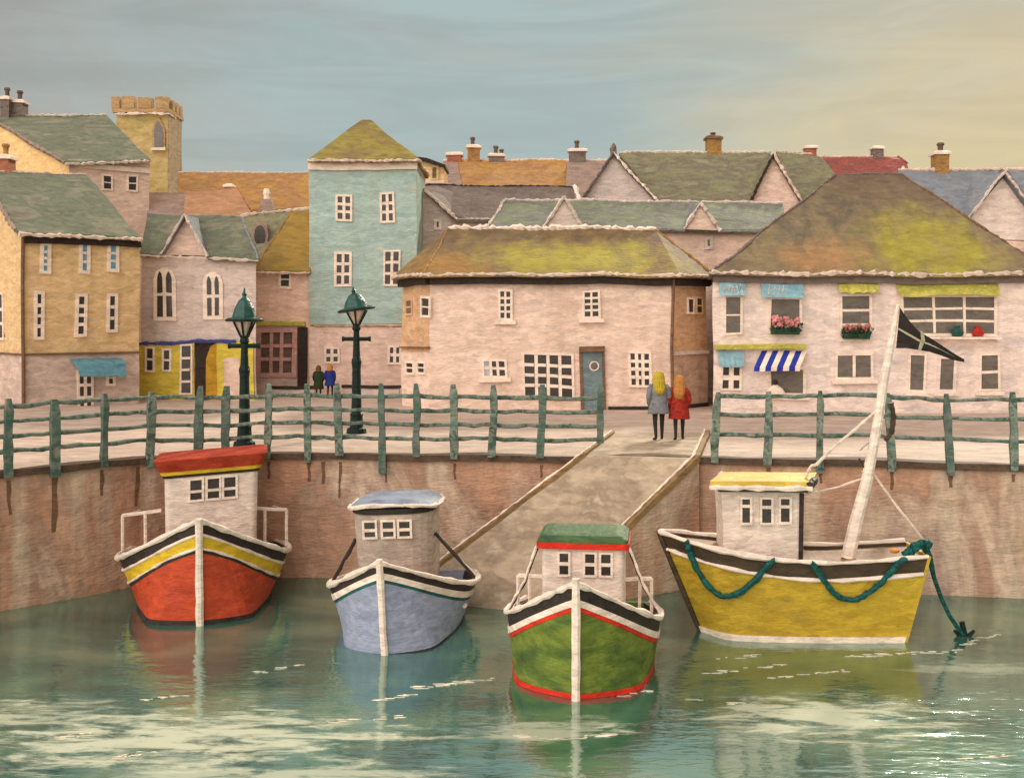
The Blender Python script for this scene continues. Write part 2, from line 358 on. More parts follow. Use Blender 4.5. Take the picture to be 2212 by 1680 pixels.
def window(parent, F, u0, v0, u1, v1, cols, rows, frame='white', pane='dark', edge=0.09, bar=0.055, sill=False, arch=0.0, name='window', d=0.075, skip=(), pale=(), base=0.0):
    if base: F = Face(F.A + F.n * base, F.B + F.n * base)
    a0, z1 = F.px(u0, v0); a1, z0 = F.px(u1, v1)
    f = MB(); p = MB(); p2 = MB()
    cw = (a1 - a0 - 2 * edge) / cols; rh = (z1 - z0 - 2 * edge) / rows
    if arch:
        mid = (a0 + a1) / 2
        pts = [F.pt(a0, z0, d), F.pt(a1, z0, d), F.pt(a1, z1 - arch, d)]
        pts += [F.pt(mid + (a1 - a0) / 2 * math.cos(t), z1 - arch + arch * math.sin(t), d) for t in (R(40), R(75), R(105), R(140))]
        pts += [F.pt(a0, z1 - arch, d)]
        f.prism(pts, F.n * -(d - 0.002))
    else:
        F.fbox(f, a0, a0 + edge, z0, z1, 0.002, d); F.fbox(f, a1 - edge, a1, z0, z1, 0.002, d)
        F.fbox(f, a0 + edge, a1 - edge, z0, z0 + edge, 0.002, d); F.fbox(f, a0 + edge, a1 - edge, z1 - edge, z1, 0.002, d)
        for c in range(1, cols):
            x = a0 + edge + cw * c; F.fbox(f, x - bar / 2, x + bar / 2, z0 + edge, z1 - edge, 0.002, d * 0.85)
        for r in range(1, rows):
            z = z0 + edge + rh * r
            for c in range(cols):
                F.fbox(f, a0 + edge + cw * c + (bar / 2 if c else 0), a0 + edge + cw * (c + 1) - (bar / 2 if c < cols - 1 else 0), z - bar / 2, z + bar / 2, 0.002, d * 0.78)
    for c in range(cols):
        for r in range(rows):
            if (c, r) in skip: continue
            x0 = a0 + edge + cw * c; x1 = x0 + cw; y0 = z0 + edge + rh * r; y1 = y0 + rh
            if arch:
                x0 += bar / 2; x1 -= bar / 2; y0 += bar / 2; y1 -= bar / 2
                j = min(x1 - x0, y1 - y0) * 0.08
                q = [(x0 + uf(j), y0 + uf(j)), (x1 + uf(j), y0 + uf(j))]
                if r == rows - 1:
                    q += [(x1 + uf(j), y1 - arch * 0.55), (x1 - (x1 - x0) * 0.22, y1 - arch * 0.2), ((x0 + x1) / 2 + uf(j), y1), (x0 + (x1 - x0) * 0.22, y1 - arch * 0.2), (x0, y1 - arch * 0.55)]
                else: q += [(x1, y1), (x0, y1)]
                p.prism([F.pt(x, z, d + 0.022) for x, z in q], F.n * -0.03)
            else:
                F.fbox(p2 if (c, r) in pale else p, x0, x1, y0, y1, 0.012, 0.036)
    o = f.build(name, M[frame], parent)
    p.build('pane', M[pane], o)
    if pale: tag(p2.build('pane', M['palepane'], o), 'pale blue grey pane')
    if sill:
        b = MB(); F.fbox(b, a0 - 0.12, a1 + 0.12, z0 - 0.14, z0 - 0.004, 0.002, 0.16); b.build('sill', M['white'], o)
    return o

def chimney(parent, u0, v0, u1, v1, Y, mtl='clay', pots=((0.5, 0.4),), cap=True, dep=0.7, potm='pot', captop='white'):
    """v0 top of stack, v1 where it meets the roof; pots: (place along the top, height)"""
    a, b = W(u0, v1, Y), W(u1, v0, Y); x0, x1, z0, z1 = a.x, b.x, a.z - 0.5, b.z
    m = MB(); w = x1 - x0
    m.loft([[(x0, Y, z0), (x1, Y, z0), (x1, Y + dep, z0), (x0, Y + dep, z0)], [(x0 + uf(.04), Y, z1 - .12), (x1 + uf(.04), Y, z1 - .12), (x1, Y + dep, z1 - .12), (x0, Y + dep, z1 - .12)]])
    o = m.build('chimney', M[mtl], parent)
    if cap:
        c = MB(); e = 0.1
        c.loft([[(x0 - e, Y - e, z1 - .118), (x1 + e, Y - e, z1 - .118), (x1 + e, Y + dep + e, z1 - .118), (x0 - e, Y + dep + e, z1 - .118)],
                [(x0 - e, Y - e, z1), (x1 + e, Y - e, z1), (x1 + e, Y + dep + e, z1), (x0 - e, Y + dep + e, z1)],
                [(x0 + e, Y + e, z1 + .1), (x1 - e, Y + e, z1 + .1), (x1 - e, Y + dep - e, z1 + .1), (x0 + e, Y + dep - e, z1 + .1)]])
        c.build('chimney_cap', M[captop], o)
    for f, h in pots:
        p = MB(); cx, cy = x0 + w * f, Y + dep / 2
        h *= .7
        prof = [(0, .15), (h * .35, .12), (h * .7, .13), (h * .8, .19), (h, .15)]
        p.loft([[(cx + r * math.cos(t * math.pi / 4), cy + r * math.sin(t * math.pi / 4), z1 + .06 + z) for t in range(8)] for z, r in prof])
        p.build('chimney_pot', M[potm], o)
    return o

def slab(pts, th=0.16):
    m = MB(); m.prism(pts, (0, 0, -th)); return m
def trim(parent, path, r=0.09, mtl='mortar', name='ridge_trim', j=0.5):
    m = MB(); m.rough(path, r * .68, j=min(.75, j + .1)); return m.build(name, M[mtl], parent)
# ================================================================ the town
ZB = 2.6     # walls start a little under the paving
def gw(Y, uv): return [W(u, v, Y) for u, v in uv]
def wall(parent, pts, vec, m, name='wall', cut=1.0):
    b = MB(); b.prism(pts, vec); return b.build(name, M[m], parent, cut=cut)
def upright(F, uvs, base=ZB):
    """points of a wall outline on face F from picture points, the two ends dropped to the ground"""
    P = [F.at(u, v) for u, v in uvs]
    return [Vector((P[0].x, P[0].y, base))] + P + [Vector((P[-1].x, P[-1].y, base))]
def roof(parent, pts, m, th=0.16, cut=1.0, name='roof'):
    return slab(pts, th).build(name, M[m], parent, cut=cut)
def backslope(parent, ridge, run, drop, m):
    """the rear slope: from the ridge line away from the water"""
    a, b = ridge; v = Vector((0, run, -drop))
    return roof(parent, [a + Vector((0, .02, 0)), b + Vector((0, .02, 0)), b + v, a + v], m)

# ---- church tower
t = thing('church_tower', W(315, 700, 77), 'square golden stone church tower with battlements and a pointed belfry window', 'church tower')
F = FY(75)
wall(t, upright(F, [(250, 246), (363, 246)], 3.5), (0, 2.8, 0), 'stone_tower')
x0 = GX(363, 75); zt = ZV(246, 75)
b = MB(); b.box(x0 + .004, x0 + .1, 75.02, 77.78, 3.5, zt); b.build('side_wall', M['stone_shade'], t, cut=1.2)  # greyer stone colour stands for shade on the tower's right face
b = MB()
for (u0, u1) in ((243, 260), (266, 291), (299, 329), (337, 364)): F.pbox(b, u0, 212 + uf(2), u1, 236, -0.4, 0.25)
for k in range(3):     # battlements on the sides and the far edge
    x0 = GX(243, 75); x1 = GX(364, 75) + .15
    y = 75.5 + k * .85
    b.box(x0, x0 + .5, y, y + .5, ZV(236, 75), ZV(214, 75)); b.box(x1 - .5, x1, y, y + .5, ZV(236, 75), ZV(214, 75))
x0 = GX(243, 75); x1 = GX(364, 75) + .15
b.box(x0, x1, 74.75, 78.0, ZV(244, 75), ZV(236.1, 75))
b.build('parapet', M['stone_top'], t)
trim(t, [W(247, 246, 74.7), W(366, 246, 74.7), W(390, 262, 77.9)], 0.1, 'white', 'string_course')
b = MB(); F.ppoly(b, [(330, 325), (357, 325), (357, 282), (351, 266), (344, 255), (337, 266), (330, 282)], 0.002, 0.14)
w = b.build('window', M['stone_top'], t)
b = MB(); F.ppoly(b, [(334, 320), (354, 320), (354, 284), (350, 271), (344, 262), (338, 271), (334, 284)], 0.142, 0.15); b.build('pane', M['greypane'], w)
b = MB(); F.pbox(b, 327, 320, 359, 326, 0.002, 0.26); b.build('sill', M['white'], w)

# ---- tall white house behind on the left
t = thing('tall_white_house', W(235, 800, 58), 'tall white house with green slate roof and ochre gable, below the church tower', 'house')
C0, C1 = Vector((-22.3, 56, 0)), Vector((-19.1, 58.5, 0)); dd = Vector((-.616, .788, 0))
F = Face(C0, C1)
z0, z1 = 14.5, 14.85
wall(t, [Vector((C0.x, C0.y, ZB)), Vector((C0.x, C0.y, z0)), Vector((C1.x, C1.y, z1)), Vector((C1.x, C1.y, ZB))], dd * 9, 'pinkwhite')
R1 = W(230, 250, 63.9); R0 = W(-30, 250, 61.5)
g = [Vector((C0.x, C0.y, ZB)), Vector((C0.x, C0.y, z0 - .1)), R0 - Vector((0, 0, .25)), Vector((-33, 62, 12)), Vector((-33, 62, ZB))]
wall(t, g, Vector((.25, .3, 0)), 'ochre', 'gable_wall')
e0 = W(143, 352, 55.6); e1 = W(323, 345, 58.2)
roof(t, [e0, e1, R1, R0], 'slate_green')
roof(t, [R0, R1, R1 + Vector((-3.5, 4.5, -3.6)), R0 + Vector((-3.5, 4.5, -3.6))], 'slate_green')
trim(t, [R0, W(120, 249, 62.7), R1], 0.1)
trim(t, [e0 + Vector((0, -.05, -.1)), e1 + Vector((0, -.05, -.1))], 0.1, 'mortar', 'eaves_trim')
trim(t, [e0 + Vector((0, -.03, 0)), R0], 0.11, 'slate_mauve', 'verge_trim')
b = MB(); a0, zz = F.px(165, 352); a1, _ = F.px(321, 352); F.fbox(b, a0, a1, 14.1, 14.35, .002, .1); b.build('eaves_band_or_shade', M['white'], t)
window(t, F, 220, 375, 244, 412, 1, 2); window(t, F, 274, 377, 297, 414, 1, 2)
chimney(t, 1, 211, 19, 248, 61.5, 'chim_grey', ((.5, .75),)); chimney(t, 24, 218, 50, 248, 61.9, 'chim_grey', ((.55, .8), ))

# ---- long orange roof
t = thing('orange_roofed_house', W(527, 800, 66), 'long low house with plain orange clay roof, between church tower and teal tower house', 'house')
r0, r1 = W(386, 373, 66), W(668, 372, 66); e0, e1 = W(383, 452, 62), W(672, 452, 62)
wall(t, gw(62.3, [(386, 450), (668, 450)])[::-1] + [Vector((GX(386, 62.3), 62.3, ZB)), Vector((GX(668, 62.3), 62.3, ZB))], (0, 7.4, 0), 'lower')
roof(t, [e0, e1, r1, r0], 'orange_roof'); backslope(t, (r0, r1), 4.2, 2.8, 'orange_roof'); trim(t, [r0, r1], .11)

# ---- faded clay roof
t = thing('faded_clay_roofed_house', W(470, 800, 60), 'small house with faded pink clay roof and stubby brick chimney, before the long orange roof', 'house')
r0, r1 = W(402, 414, 59.6), W(510, 406, 59.6); e0, e1 = W(396, 466, 57), W(546, 464, 57)
wall(t, [Vector((e0.x, 57.2, ZB)), Vector((e0.x, 57.2, e0.z - .12)), Vector((e1.x, 57.2, e1.z - .12)), Vector((e1.x, 57.2, ZB))], (0, 4.4, 0), 'pinkwhite')
roof(t, [e0, e1, r1, r0], 'pink_roof'); backslope(t, (r0, r1), 2.4, 1.6, 'pink_roof'); trim(t, [r0, r1], .06, 'pink_roof')
trim(t, [r1, W(540, 450, 57.6)], .06, 'clay_red', 'verge_trim')
chimney(t, 484, 399, 500, 409, 59.7, 'clay_red', (), dep=.5)
# ---- mauve slate roof
t = thing('mauve_slate_house', W(360, 800, 59), 'small house with plain mauve slate roof tucked against the tall white house', 'house')
r0, r1 = W(318, 418, 60.5), W(432, 417, 60.5); e0, e1 = W(318, 466, 57.8), W(402, 466, 57.8)
wall(t, [Vector((e0.x, 58, ZB)), Vector((e0.x, 58, e0.z - .12)), Vector((e1.x, 58, e1.z - .12)), Vector((e1.x, 58, ZB))], (0, 4.4, 0), 'lower')
roof(t, [e0, e1, r1, r0], 'slate_mauve'); backslope(t, (r0, r1), 2.6, 1.6, 'slate_mauve'); trim(t, [r0, r1], .06, 'slate_mauve')

# ---- grey green roof with oval dormer
t = thing('grey_green_roofed_house', W(590, 800, 55), 'house with grey green roof, oval dark dormer and white pinnacle chimney, behind the pink house', 'house')
r0, r1 = W(492, 474, 56.2), W(672, 450, 56.2); e0, e1 = W(532, 575, 53.4), W(672, 575, 53.4)
wall(t, [Vector((e0.x, 53.6, ZB)), Vector((e0.x, 53.6, e0.z - .12)), Vector((e1.x, 53.6, e1.z - .12)), Vector((e1.x, 53.6, ZB))], (0, 5, 0), 'greywhite')
roof(t, [e0, e1, r1, r0], 'olive_roof'); backslope(t, (r0, r1), 2.6, 2.0, 'olive_roof'); trim(t, [r0, W(540, 462, 56.2), r1], .1)
b = MB(); c = W(563, 510, 54.6)
b.loft([[c + Vector((.42 * math.cos(q) * s, dy, .72 * math.sin(q) * s)) for q in [k * math.pi / 6 for k in range(12)]] for dy, s in ((1.0, 1.0), (0, 1.0), (-.02, .72))])
dm = b.build('dormer', M['slate_mauve'], t)
b = MB(); b.loft([[c + Vector((.3 * math.cos(q), dy, .5 * math.sin(q))) for q in [k * math.pi / 6 for k in range(12)]] for dy in (-.022, -.05)]); b.build('pane', M['dark'], dm)
m = MB(); c = W(577, 448, 57.2)
m.loft([[(c.x - w, 57.2 - w, c.z + z), (c.x + w, 57.2 - w, c.z + z), (c.x + w, 57.2 + w, c.z + z), (c.x - w, 57.2 + w, c.z + z)] for z, w in ((-.6, .42), (.02, .34), (.4, .24))])
o = m.build('chimney', M['slate_mauve'], t)
m = MB(); m.loft([[(c.x + r * math.cos(q * math.pi / 4), 57.2 + r * math.sin(q * math.pi / 4), c.z + z) for q in range(8)] for z, r in ((.4, .2), (.55, .16), (.7, .2), (.95, .12))]); m.build('chimney_pot', M['white'], o)

# ---- gabled house with lemon shop floor
t = thing('gabled_house', W(428, 863, 47), 'lilac white gabled house with arched windows over a lemon yellow ground floor', 'house')
F = FY(47)
wall(t, upright(F, [(305, 549), (553, 560)]), (-.98, 3.9, 0), 'greywhite')
b = MB(); b.prism([F.at(352, 549), F.at(401, 466), F.at(447, 553)], (0, 1.8, 0)); b.build('gable', M['pinkwhite'], t, cut=.8)
r0, r1 = W(318, 463, 49), W(522, 470, 49)
e0, e1 = W(302, 547, 46.75), W(558, 559, 46.75)
# main slope in two pieces either side of the gable
g0, g1, gp = W(350, 548, 46.75), W(449, 554, 46.75), W(401, 465, 48.95)
roof(t, [e0, g0, gp, r0], 'slate_green'); roof(t, [g1, e1, r1, gp], 'slate_green')
backslope(t, (r0, r1), 2.1, 1.8, 'slate_green')
gt = W(401, 462, 46.75); bk = Vector((0, 2.0, 0))
roof(t, [g0 + Vector((-.04, -.1, 0)), gt + Vector((0, -.1, 0)), gt + bk, g0 + bk * .15], 'slate_blue', .12, name='gable_roof')
roof(t, [gt + Vector((.02, -.1, 0)), g1 + Vector((.04, -.1, 0)), g1 + bk * .15, gt + bk + Vector((.02, 0, 0))], 'slate_blue', .12, name='gable_roof')
trim(t, [g0 + Vector((0, -.12, 0)), gt + Vector((0, -.14, 0)), g1 + Vector((0, -.12, 0))], .08, 'greywhite', 'verge_trim')
trim(t, [e0 + Vector((0, -.06, -.08)), e1 + Vector((0, -.06, -.08))], .08, 'mortar', 'eaves_trim')
trim(t, [r0, r1], .06, 'slate_blue'); trim(t, [r1, e1], .08, 'slate_blue', 'verge_trim')
window(t, F, 333, 577, 381, 692, 2, 2, arch=.5, edge=.1, bar=.14)
window(t, F, 438, 588, 481, 691, 2, 2, arch=.45, edge=.1, bar=.14)
b = MB()
F.pbox(b, 287, 740, 421, 866, .004, .12); F.pbox(b, 470, 740, 549, 866, .004, .12)
b.build('shop_floor', M['yellow_wall'], t, cut=1.0)
b = MB(); F.pbox(b, 421.3, 741, 469.7, 866, .004, .03); b.build('archway', M['tar'], t)  # flat dark panel stands for the shade inside the archway
b = MB(); P = [F.at(u, v, .03) for u, v in ((444, 866), (469.5, 866), (469.5, 742), (456, 748), (447, 775))]; b.prism(P, (0, -.07, 0)); b.build('archway_side', M['yellow_side'], t)
b = MB(); F.pbox(b, 486, 775, 520, 866, .122, .128); b.build('faded_patch', M['pinkwhite'], t)
b = MB(); b.rough([F.at(300, 743, .12), F.at(420, 737, .12), F.at(512, 739, .12)], .075, j=.3); b.build('fascia', M['bluetrim'], t)
window(t, F, 315, 748, 337, 804, 1, 2, base=.12, bar=.09); window(t, F, 352, 750, 373, 802, 1, 2, base=.12, bar=.09)
window(t, F, 390, 742, 416, 852, 1, 4, edge=.07, bar=.1, base=.12)

# ---- pink house
t = thing('pink_house', W(610, 850, 51.2), 'narrow salmon pink house with pointed ochre roof and red framed shop window', 'house')
F = FY(51.2)
wall(t, upright(F, [(552, 585), (668, 585)]), (0, 4.5, 0), 'pink')
ap0, ap1 = W(629, 456, 53), W(668, 456, 53)
e0, e1 = W(546, 584, 50.9), W(672, 584, 50.9); k0 = Vector((e0.x, 55.9, e0.z)); k1 = Vector((e1.x, 55.9, e1.z))
roof(t, [e0, e1, ap1, ap0], 'cone_roof'); roof(t, [k0, e0, ap0], 'cone_roof'); roof(t, [k1, k0, ap0, ap1], 'cone_roof'); roof(t, [e1, k1, ap1], 'cone_roof')
trim(t, [e0, ap0], .07, 'clay', 'hip_trim'); trim(t, [e0 + Vector((0, -.02, -.12)), e1 + Vector((0, -.02, -.12))], .08, 'pinkwhite', 'eaves_trim')
window(t, F, 602, 583, 631, 624, 1, 2, frame='white', edge=.12)
b = MB(); F.pbox(b, 553, 694, 660, 703, .004, .2); b.build('ledge', M['valance'], t, cut=.4)
b = MB(); F.pbox(b, 552, 815, 668, 853, .004, .06); b.build('plinth', M['lower'], t)
b = MB(); F.pbox(b, 644, 706, 664, 838, .004, .14); b.build('pilaster', M['tar'], t)
window(t, F, 553, 708, 642, 815, 3, 3, frame='mauve_frame', pane='pot', edge=.22, bar=.16, d=.12)

# ---- teal tower house
t = thing('teal_tower_house', W(790, 851, 51), 'tall teal house with small pyramid roof and white cornice', 'house')
F = FY(51)
wall(t, upright(F, [(668, 700), (899, 700)]), (0, 5.2, 0), 'pinkwhite')
wall(t, gw(51, [(668, 699), (668, 360), (899, 360), (899, 699)]), (0, 5.2, 0), 'teal')
b = MB(); F.pbox(b, 667, 345, 902, 368, .004, .14); b.build('cornice', M['white'], t, cut=.6)
b = MB(); b.box(GX(668, 51), GX(899, 51), 51.01, 56.2, ZV(359.9, 51), ZV(345, 51)); b.build('wall_top', M['pinkwhite'], t)
x0, x1, za = GX(668, 50.7), GX(904, 50.7), ZV(343, 50.7)
A = [Vector((x0, 50.7, za)), Vector((x1, 50.7, za)), Vector((x1, 56.4, za)), Vector((x0, 56.4, za))]
zc = ZV(262, 53.5); xc = GX(792, 53.5)
b = MB(); b.loft([[p - Vector((0, 0, .14)) for p in A], A, [Vector((xc + sx * .22, 53.5 + sy * .22, zc)) for sx, sy in ((-1, -1), (1, -1), (1, 1), (-1, 1))]])
b.build('roof', M['lichen_tower'], t, cut=.9)
trim(t, [A[3], A[0] + Vector((-.03, -.05, -.1)), A[1] + Vector((.03, -.05, -.1)), A[2]], .1, 'mortar', 'eaves_trim')
trim(t, [A[0] + Vector((.1, -.1, -.18)), A[1] + Vector((0, -.1, -.18))], .06, 'brown', 'eaves_band_or_shade')
window(t, F, 724, 419, 760, 478, 2, 3, edge=.1, bar=.13); window(t, F, 820, 415, 852, 481, 2, 3, edge=.1, bar=.13)
window(t, F, 721, 544, 760, 619, 2, 3, edge=.12, bar=.13); window(t, F, 828, 541, 864, 616, 2, 3, edge=.08, bar=.12)
window(t, F, 701, 747, 735, 784, 2, 2, edge=.1, bar=.14); window(t, F, 836, 744, 866, 786, 2, 2, edge=.1, bar=.14)
trim(t, [F.at(669, 702, .03), F.at(868, 704, .03)], .035, 'cone_roof', 'string_course')

# ---- ochre dormer house
t = thing('ochre_dormer_house', W(940, 800, 61), 'tiny ochre dormer house with slanting dark roof beside the teal tower', 'house')
F = FY(60.5)
wall(t, upright(F, [(900, 346), (921, 346), (960, 358)]), (0, 2.4, 0), 'ochre')
b = MB(); b.prism([W(900, 339, 60.2), W(924, 342, 60.2), W(963, 356, 60.2), W(963, 362, 60.2), W(922, 349, 60.2), W(900, 346, 60.2)], (0, 3, 0)); b.build('roof', M['tar'], t)
window(t, F, 931, 358, 949, 390, 1, 1, frame='cream', pane='brown', edge=.12)
b = MB(); F.pbox(b, 921, 391, 960, 396, .004, .12); b.build('ledge', M['white'], t)

# ---- dark slate house with white half gable
t = thing('dark_slate_house', W(1070, 800, 57), 'white house with dark plain slate roof sloping from the teal tower', 'house')
F = FY(55)
wall(t, upright(F, [(880, 392), (922, 412), (986, 471), (1252, 474)]), (0, 4, 0), 'greywhite')
r0, r1 = W(905, 401, 58.5), W(1238, 404, 58.5); e0, e1 = W(984, 473, 54.7), W(1256, 474, 54.7)
roof(t, [W(917, 408, 54.9), e0, e1, r1, r0], 'slate_dark'); backslope(t, (r0, r1), 3, 2.4, 'slate_dark')
trim(t, [W(918, 411, 54.7), W(986, 472, 54.7)], .11, 'white', 'verge_trim'); trim(t, [e0, e1], .07, 'greywhite', 'eaves_trim'); trim(t, [r0, r1], .08, 'tar')
trim(t, [r1 + Vector((.1, 0, 0)), W(1256, 436, 56.6)], .16, 'white', 'verge_trim')
window(t, F, 937, 473, 953, 496, 1, 1, edge=.13)

# ---- orange tiled row
t = thing('orange_tiled_terrace', W(1100, 800, 68), 'terrace with orange and moss roof carrying three sooty chimneys', 'house')
r0, r1 = W(958, 347, 70), W(1228, 346, 70); e0, e1 = W(962, 403, 66), W(1226, 408, 66)
wall(t, [Vector((e0.x, 66.3, ZB)), Vector((e0.x, 66.3, e0.z - .12)), Vector((e1.x, 66.3, e1.z - .12)), Vector((e1.x, 66.3, ZB))], (0, 7.5, 0), 'lower')
c0, c1 = W(991, 348, 70), W(1000, 404, 66)
roof(t, [e0, c1 - Vector((.02, 0, 0)), c0 - Vector((.02, 0, 0)), r0], 'slate_mauve'); roof(t, [c1, e1, r1, c0], 'orange_roof'); backslope(t, (r0, r1), 4, 1.5, 'orange_roof')
trim(t, [r0, r1], .1, 'pink'); trim(t, [c0, e1 * 0 + W(1224, 347, 70)], .06, 'orange_roof')
chimney(t, 966, 332, 998, 351, 69.8, 'clay_red', (), dep=.9); chimney(t, 1010, 316, 1036, 346, 69.8, 'clay', ((.4, .75),))
chimney(t, 1056, 333, 1088, 347, 69.8, 'chim_grey', ((.45, .75), (.85, .45)))

# ---- grey slate link house
t = thing('grey_slate_house', W(1262, 800, 65), 'narrow grey slate house with one squat dark chimney, left of big white gable', 'house')
r0, r1 = W(1224, 346, 68), W(1330, 347, 68); e0, e1 = W(1222, 440, 64), W(1330, 440, 64)
wall(t, [Vector((e0.x, 64.3, ZB)), Vector((e0.x, 64.3, e0.z - .12)), Vector((e1.x, 64.3, e1.z - .12)), Vector((e1.x, 64.3, ZB))], (0, 7.2, 0), 'lower')
roof(t, [e0, e1, r1, r0], 'slate_mauve'); backslope(t, (r0, r1), 4, 1.5, 'slate_mauve'); trim(t, [r0, r1], .09, 'pinkwhite')
chimney(t, 1230, 322, 1266, 347, 67.8, 'chim_grey', ((.45, .75),))

# ---- big olive roof with two white gables
t = thing('twin_gabled_house', W(1540, 800, 64), 'long house with olive slate roof between two big white gables', 'house')
F = FY(60)
wall(t, upright(F, [(1258, 436), (1850, 440)]), (0, 7.5, 0), 'pinkwhite')
b = MB(); b.prism([F.at(1258, 436), F.at(1326, 337), F.at(1422, 438)], (0, 3.5, 0)); b.build('gable', M['greywhite'], t, cut=1.0)
b = MB(); b.prism([F.at(1622, 438), F.at(1671, 340), F.at(1732, 439)], (0, 3.5, 0)); b.build('gable', M['pinkwhite'], t, cut=1.0)
r0, r1 = W(1338, 329, 64), W(1664, 328, 64)
roof(t, [W(1422, 441, 59.8), W(1624, 439, 59.8), r1, r0], 'olive_roof')
r2, r3 = W(1676, 328, 64), W(1775, 338, 64)
roof(t, [W(1733, 441, 59.8), W(1850, 441, 59.8), r3, r2], 'cone_roof' if False else 'olive_roof')
backslope(t, (r0, r3), 4, 3, 'olive_roof')
def gable_roof(t, l, a, r, dep, m, verge, y=59.75, th=.14):
    A, B, C = W(*l, y), W(*a, y), W(*r, y); bk = Vector((0, dep, 0))
    roof(t, [A, B, B + bk, A + bk], m, th, name='gable_roof'); roof(t, [B + Vector((.01, 0, 0)), C, C + bk, B + bk + Vector((.01, 0, 0))], m, th, name='gable_roof')
    o = Vector((0, -.05, 0))
    trim(t, [A + o, B + o], .1, verge[0], 'verge_trim'); trim(t, [B + o, C + o], .1, verge[1], 'verge_trim')
gable_roof(t, (1254, 436), (1326, 331), (1427, 441), 4.1, 'slate_dark', ('slate_dark', 'white'))
gable_roof(t, (1618, 440), (1671, 332), (1735, 442), 4.1, 'olive_roof', ('tar', 'pinkwhite'))
trim(t, [r0, r1], .11); trim(t, [r2, W(1755, 332, 64)], .09)
b = MB(); c = W(1325, 332, 60.4); b.blob(c + Vector((0, 0, .1)), .28, .7, .7, 1.5); b.build('finial', M['chim_grey'], t)
chimney(t, 1529, 296, 1558, 331, 63.8, 'clay', ((.5, .3),), captop='brown')
# ---- red roof
t = thing('red_roofed_house', W(1860, 800, 68), 'house with dull red tiled roof and two small chimneys, above the shop roof', 'house')
r0, r1 = W(1742, 338, 70), W(1942, 339, 70); e0, e1 = W(1800, 420, 66.5), W(1975, 420, 66.5)
wall(t, [Vector((e0.x, 66.7, ZB)), Vector((e0.x, 66.7, e0.z - .12)), Vector((e1.x, 66.7, e1.z - .12)), Vector((e1.x, 66.7, ZB))], (0, 6.6, 0), 'pinkwhite')
roof(t, [e0, e1, W(1958, 352, 68.5), r1, r0], 'red_roof'); backslope(t, (r0, r1), 4, 3, 'red_roof'); trim(t, [r0, r1], .1, 'pinkwhite'); trim(t, [r1, W(1960, 354, 68.4)], .1, 'red_roof', 'hip_trim')
b = MB(); b.prism([W(1936, 384, 66.2), W(1954, 358, 66.2), W(1963, 388, 66.2)], (0, .3, 0)); b.build('gable', M['white'], t)
chimney(t, 1741, 316, 1764, 340, 69.8, 'clay_red', ()); chimney(t, 1888, 317, 1910, 340, 69.8, 'chim_grey', ())

# ---- blue slate house on the right
t = thing('blue_slate_house', W(2150, 800, 53), 'house with blue grey slate roof and wide white gable at right edge, behind the shop', 'house')
F = FY(51)
wall(t, upright(F, [(1950, 520), (2300, 520)]), (0, 8, 0), 'pinkwhite')
b = MB(); b.prism([F.at(2058, 518), F.at(2168, 380), F.at(2282, 518)], (0, 3.5, 0)); b.build('gable', M['shop'], t, cut=1.0)
r0, r1 = W(1940, 366, 55), W(2330, 366, 55); e0, e1 = W(1940, 521, 50.7), W(2330, 521, 50.7)
roof(t, [e0, W(2054, 521, 50.7), W(2160, 368, 55), r0], 'slate_blue'); roof(t, [W(2286, 521, 50.7), e1, r1, W(2176, 368, 55)], 'slate_blue'); backslope(t, (r0, r1), 4, 3.4, 'slate_blue')
gable_roof(t, (2052, 521), (2168, 370), (2290, 521), 4.3, 'slate_blue', ('greywhite', 'greywhite'), 50.6)
trim(t, [r0, r1], .1, 'pinkwhite')
chimney(t, 2022, 328, 2050, 364, 54.8, 'clay', ((.5, .6), (.55, .62)))

# ---- green row
t = thing('mossy_roofed_row', W(1370, 800, 51), 'white row with mossy slate roof and two little white gablets', 'house')
F = FY(49.5)
wall(t, upright(F, [(1058, 487), (1690, 497)]), (0, 5, 0), 'pinkwhite')
r0, r1 = W(1092, 432, 52), W(1690, 438, 52); e0, e1 = W(1054, 489, 49.2), W(1700, 499, 49.2)
roof(t, [e0, e1, r1, r0], 'slate_moss'); backslope(t, (r0, r1), 2.6, 1.6, 'slate_moss')
trim(t, [r0, W(1210, 433, 52), W(1500, 437, 52), r1], .1, 'greywhite'); trim(t, [e0, r0], .1, 'greywhite', 'verge_trim'); trim(t, [e0 + Vector((0, -.05, -.08)), e1 + Vector((0, -.05, -.08))], .06, 'slate_blue', 'eaves_trim')
for l, a, r in (((1172, 492), (1219, 425), (1260, 493)), ((1478, 496), (1512, 438), (1556, 497))):
    b = MB(); b.prism([W(*l, 48.9), W(a[0], a[1] + 6, 48.9), W(*r, 48.9)], (0, 2.0, 0)); b.build('gablet', M['greywhite' if l[0] < 1300 else 'pinkwhite'], t)
    gable_roof(t, l, a, r, 2.9, 'slate_blue', ('greywhite', 'greywhite'), 48.85, .1)
window(t, F, 1522, 511, 1541, 538, 1, 1, edge=.14, frame='greywhite', pane='greypane')

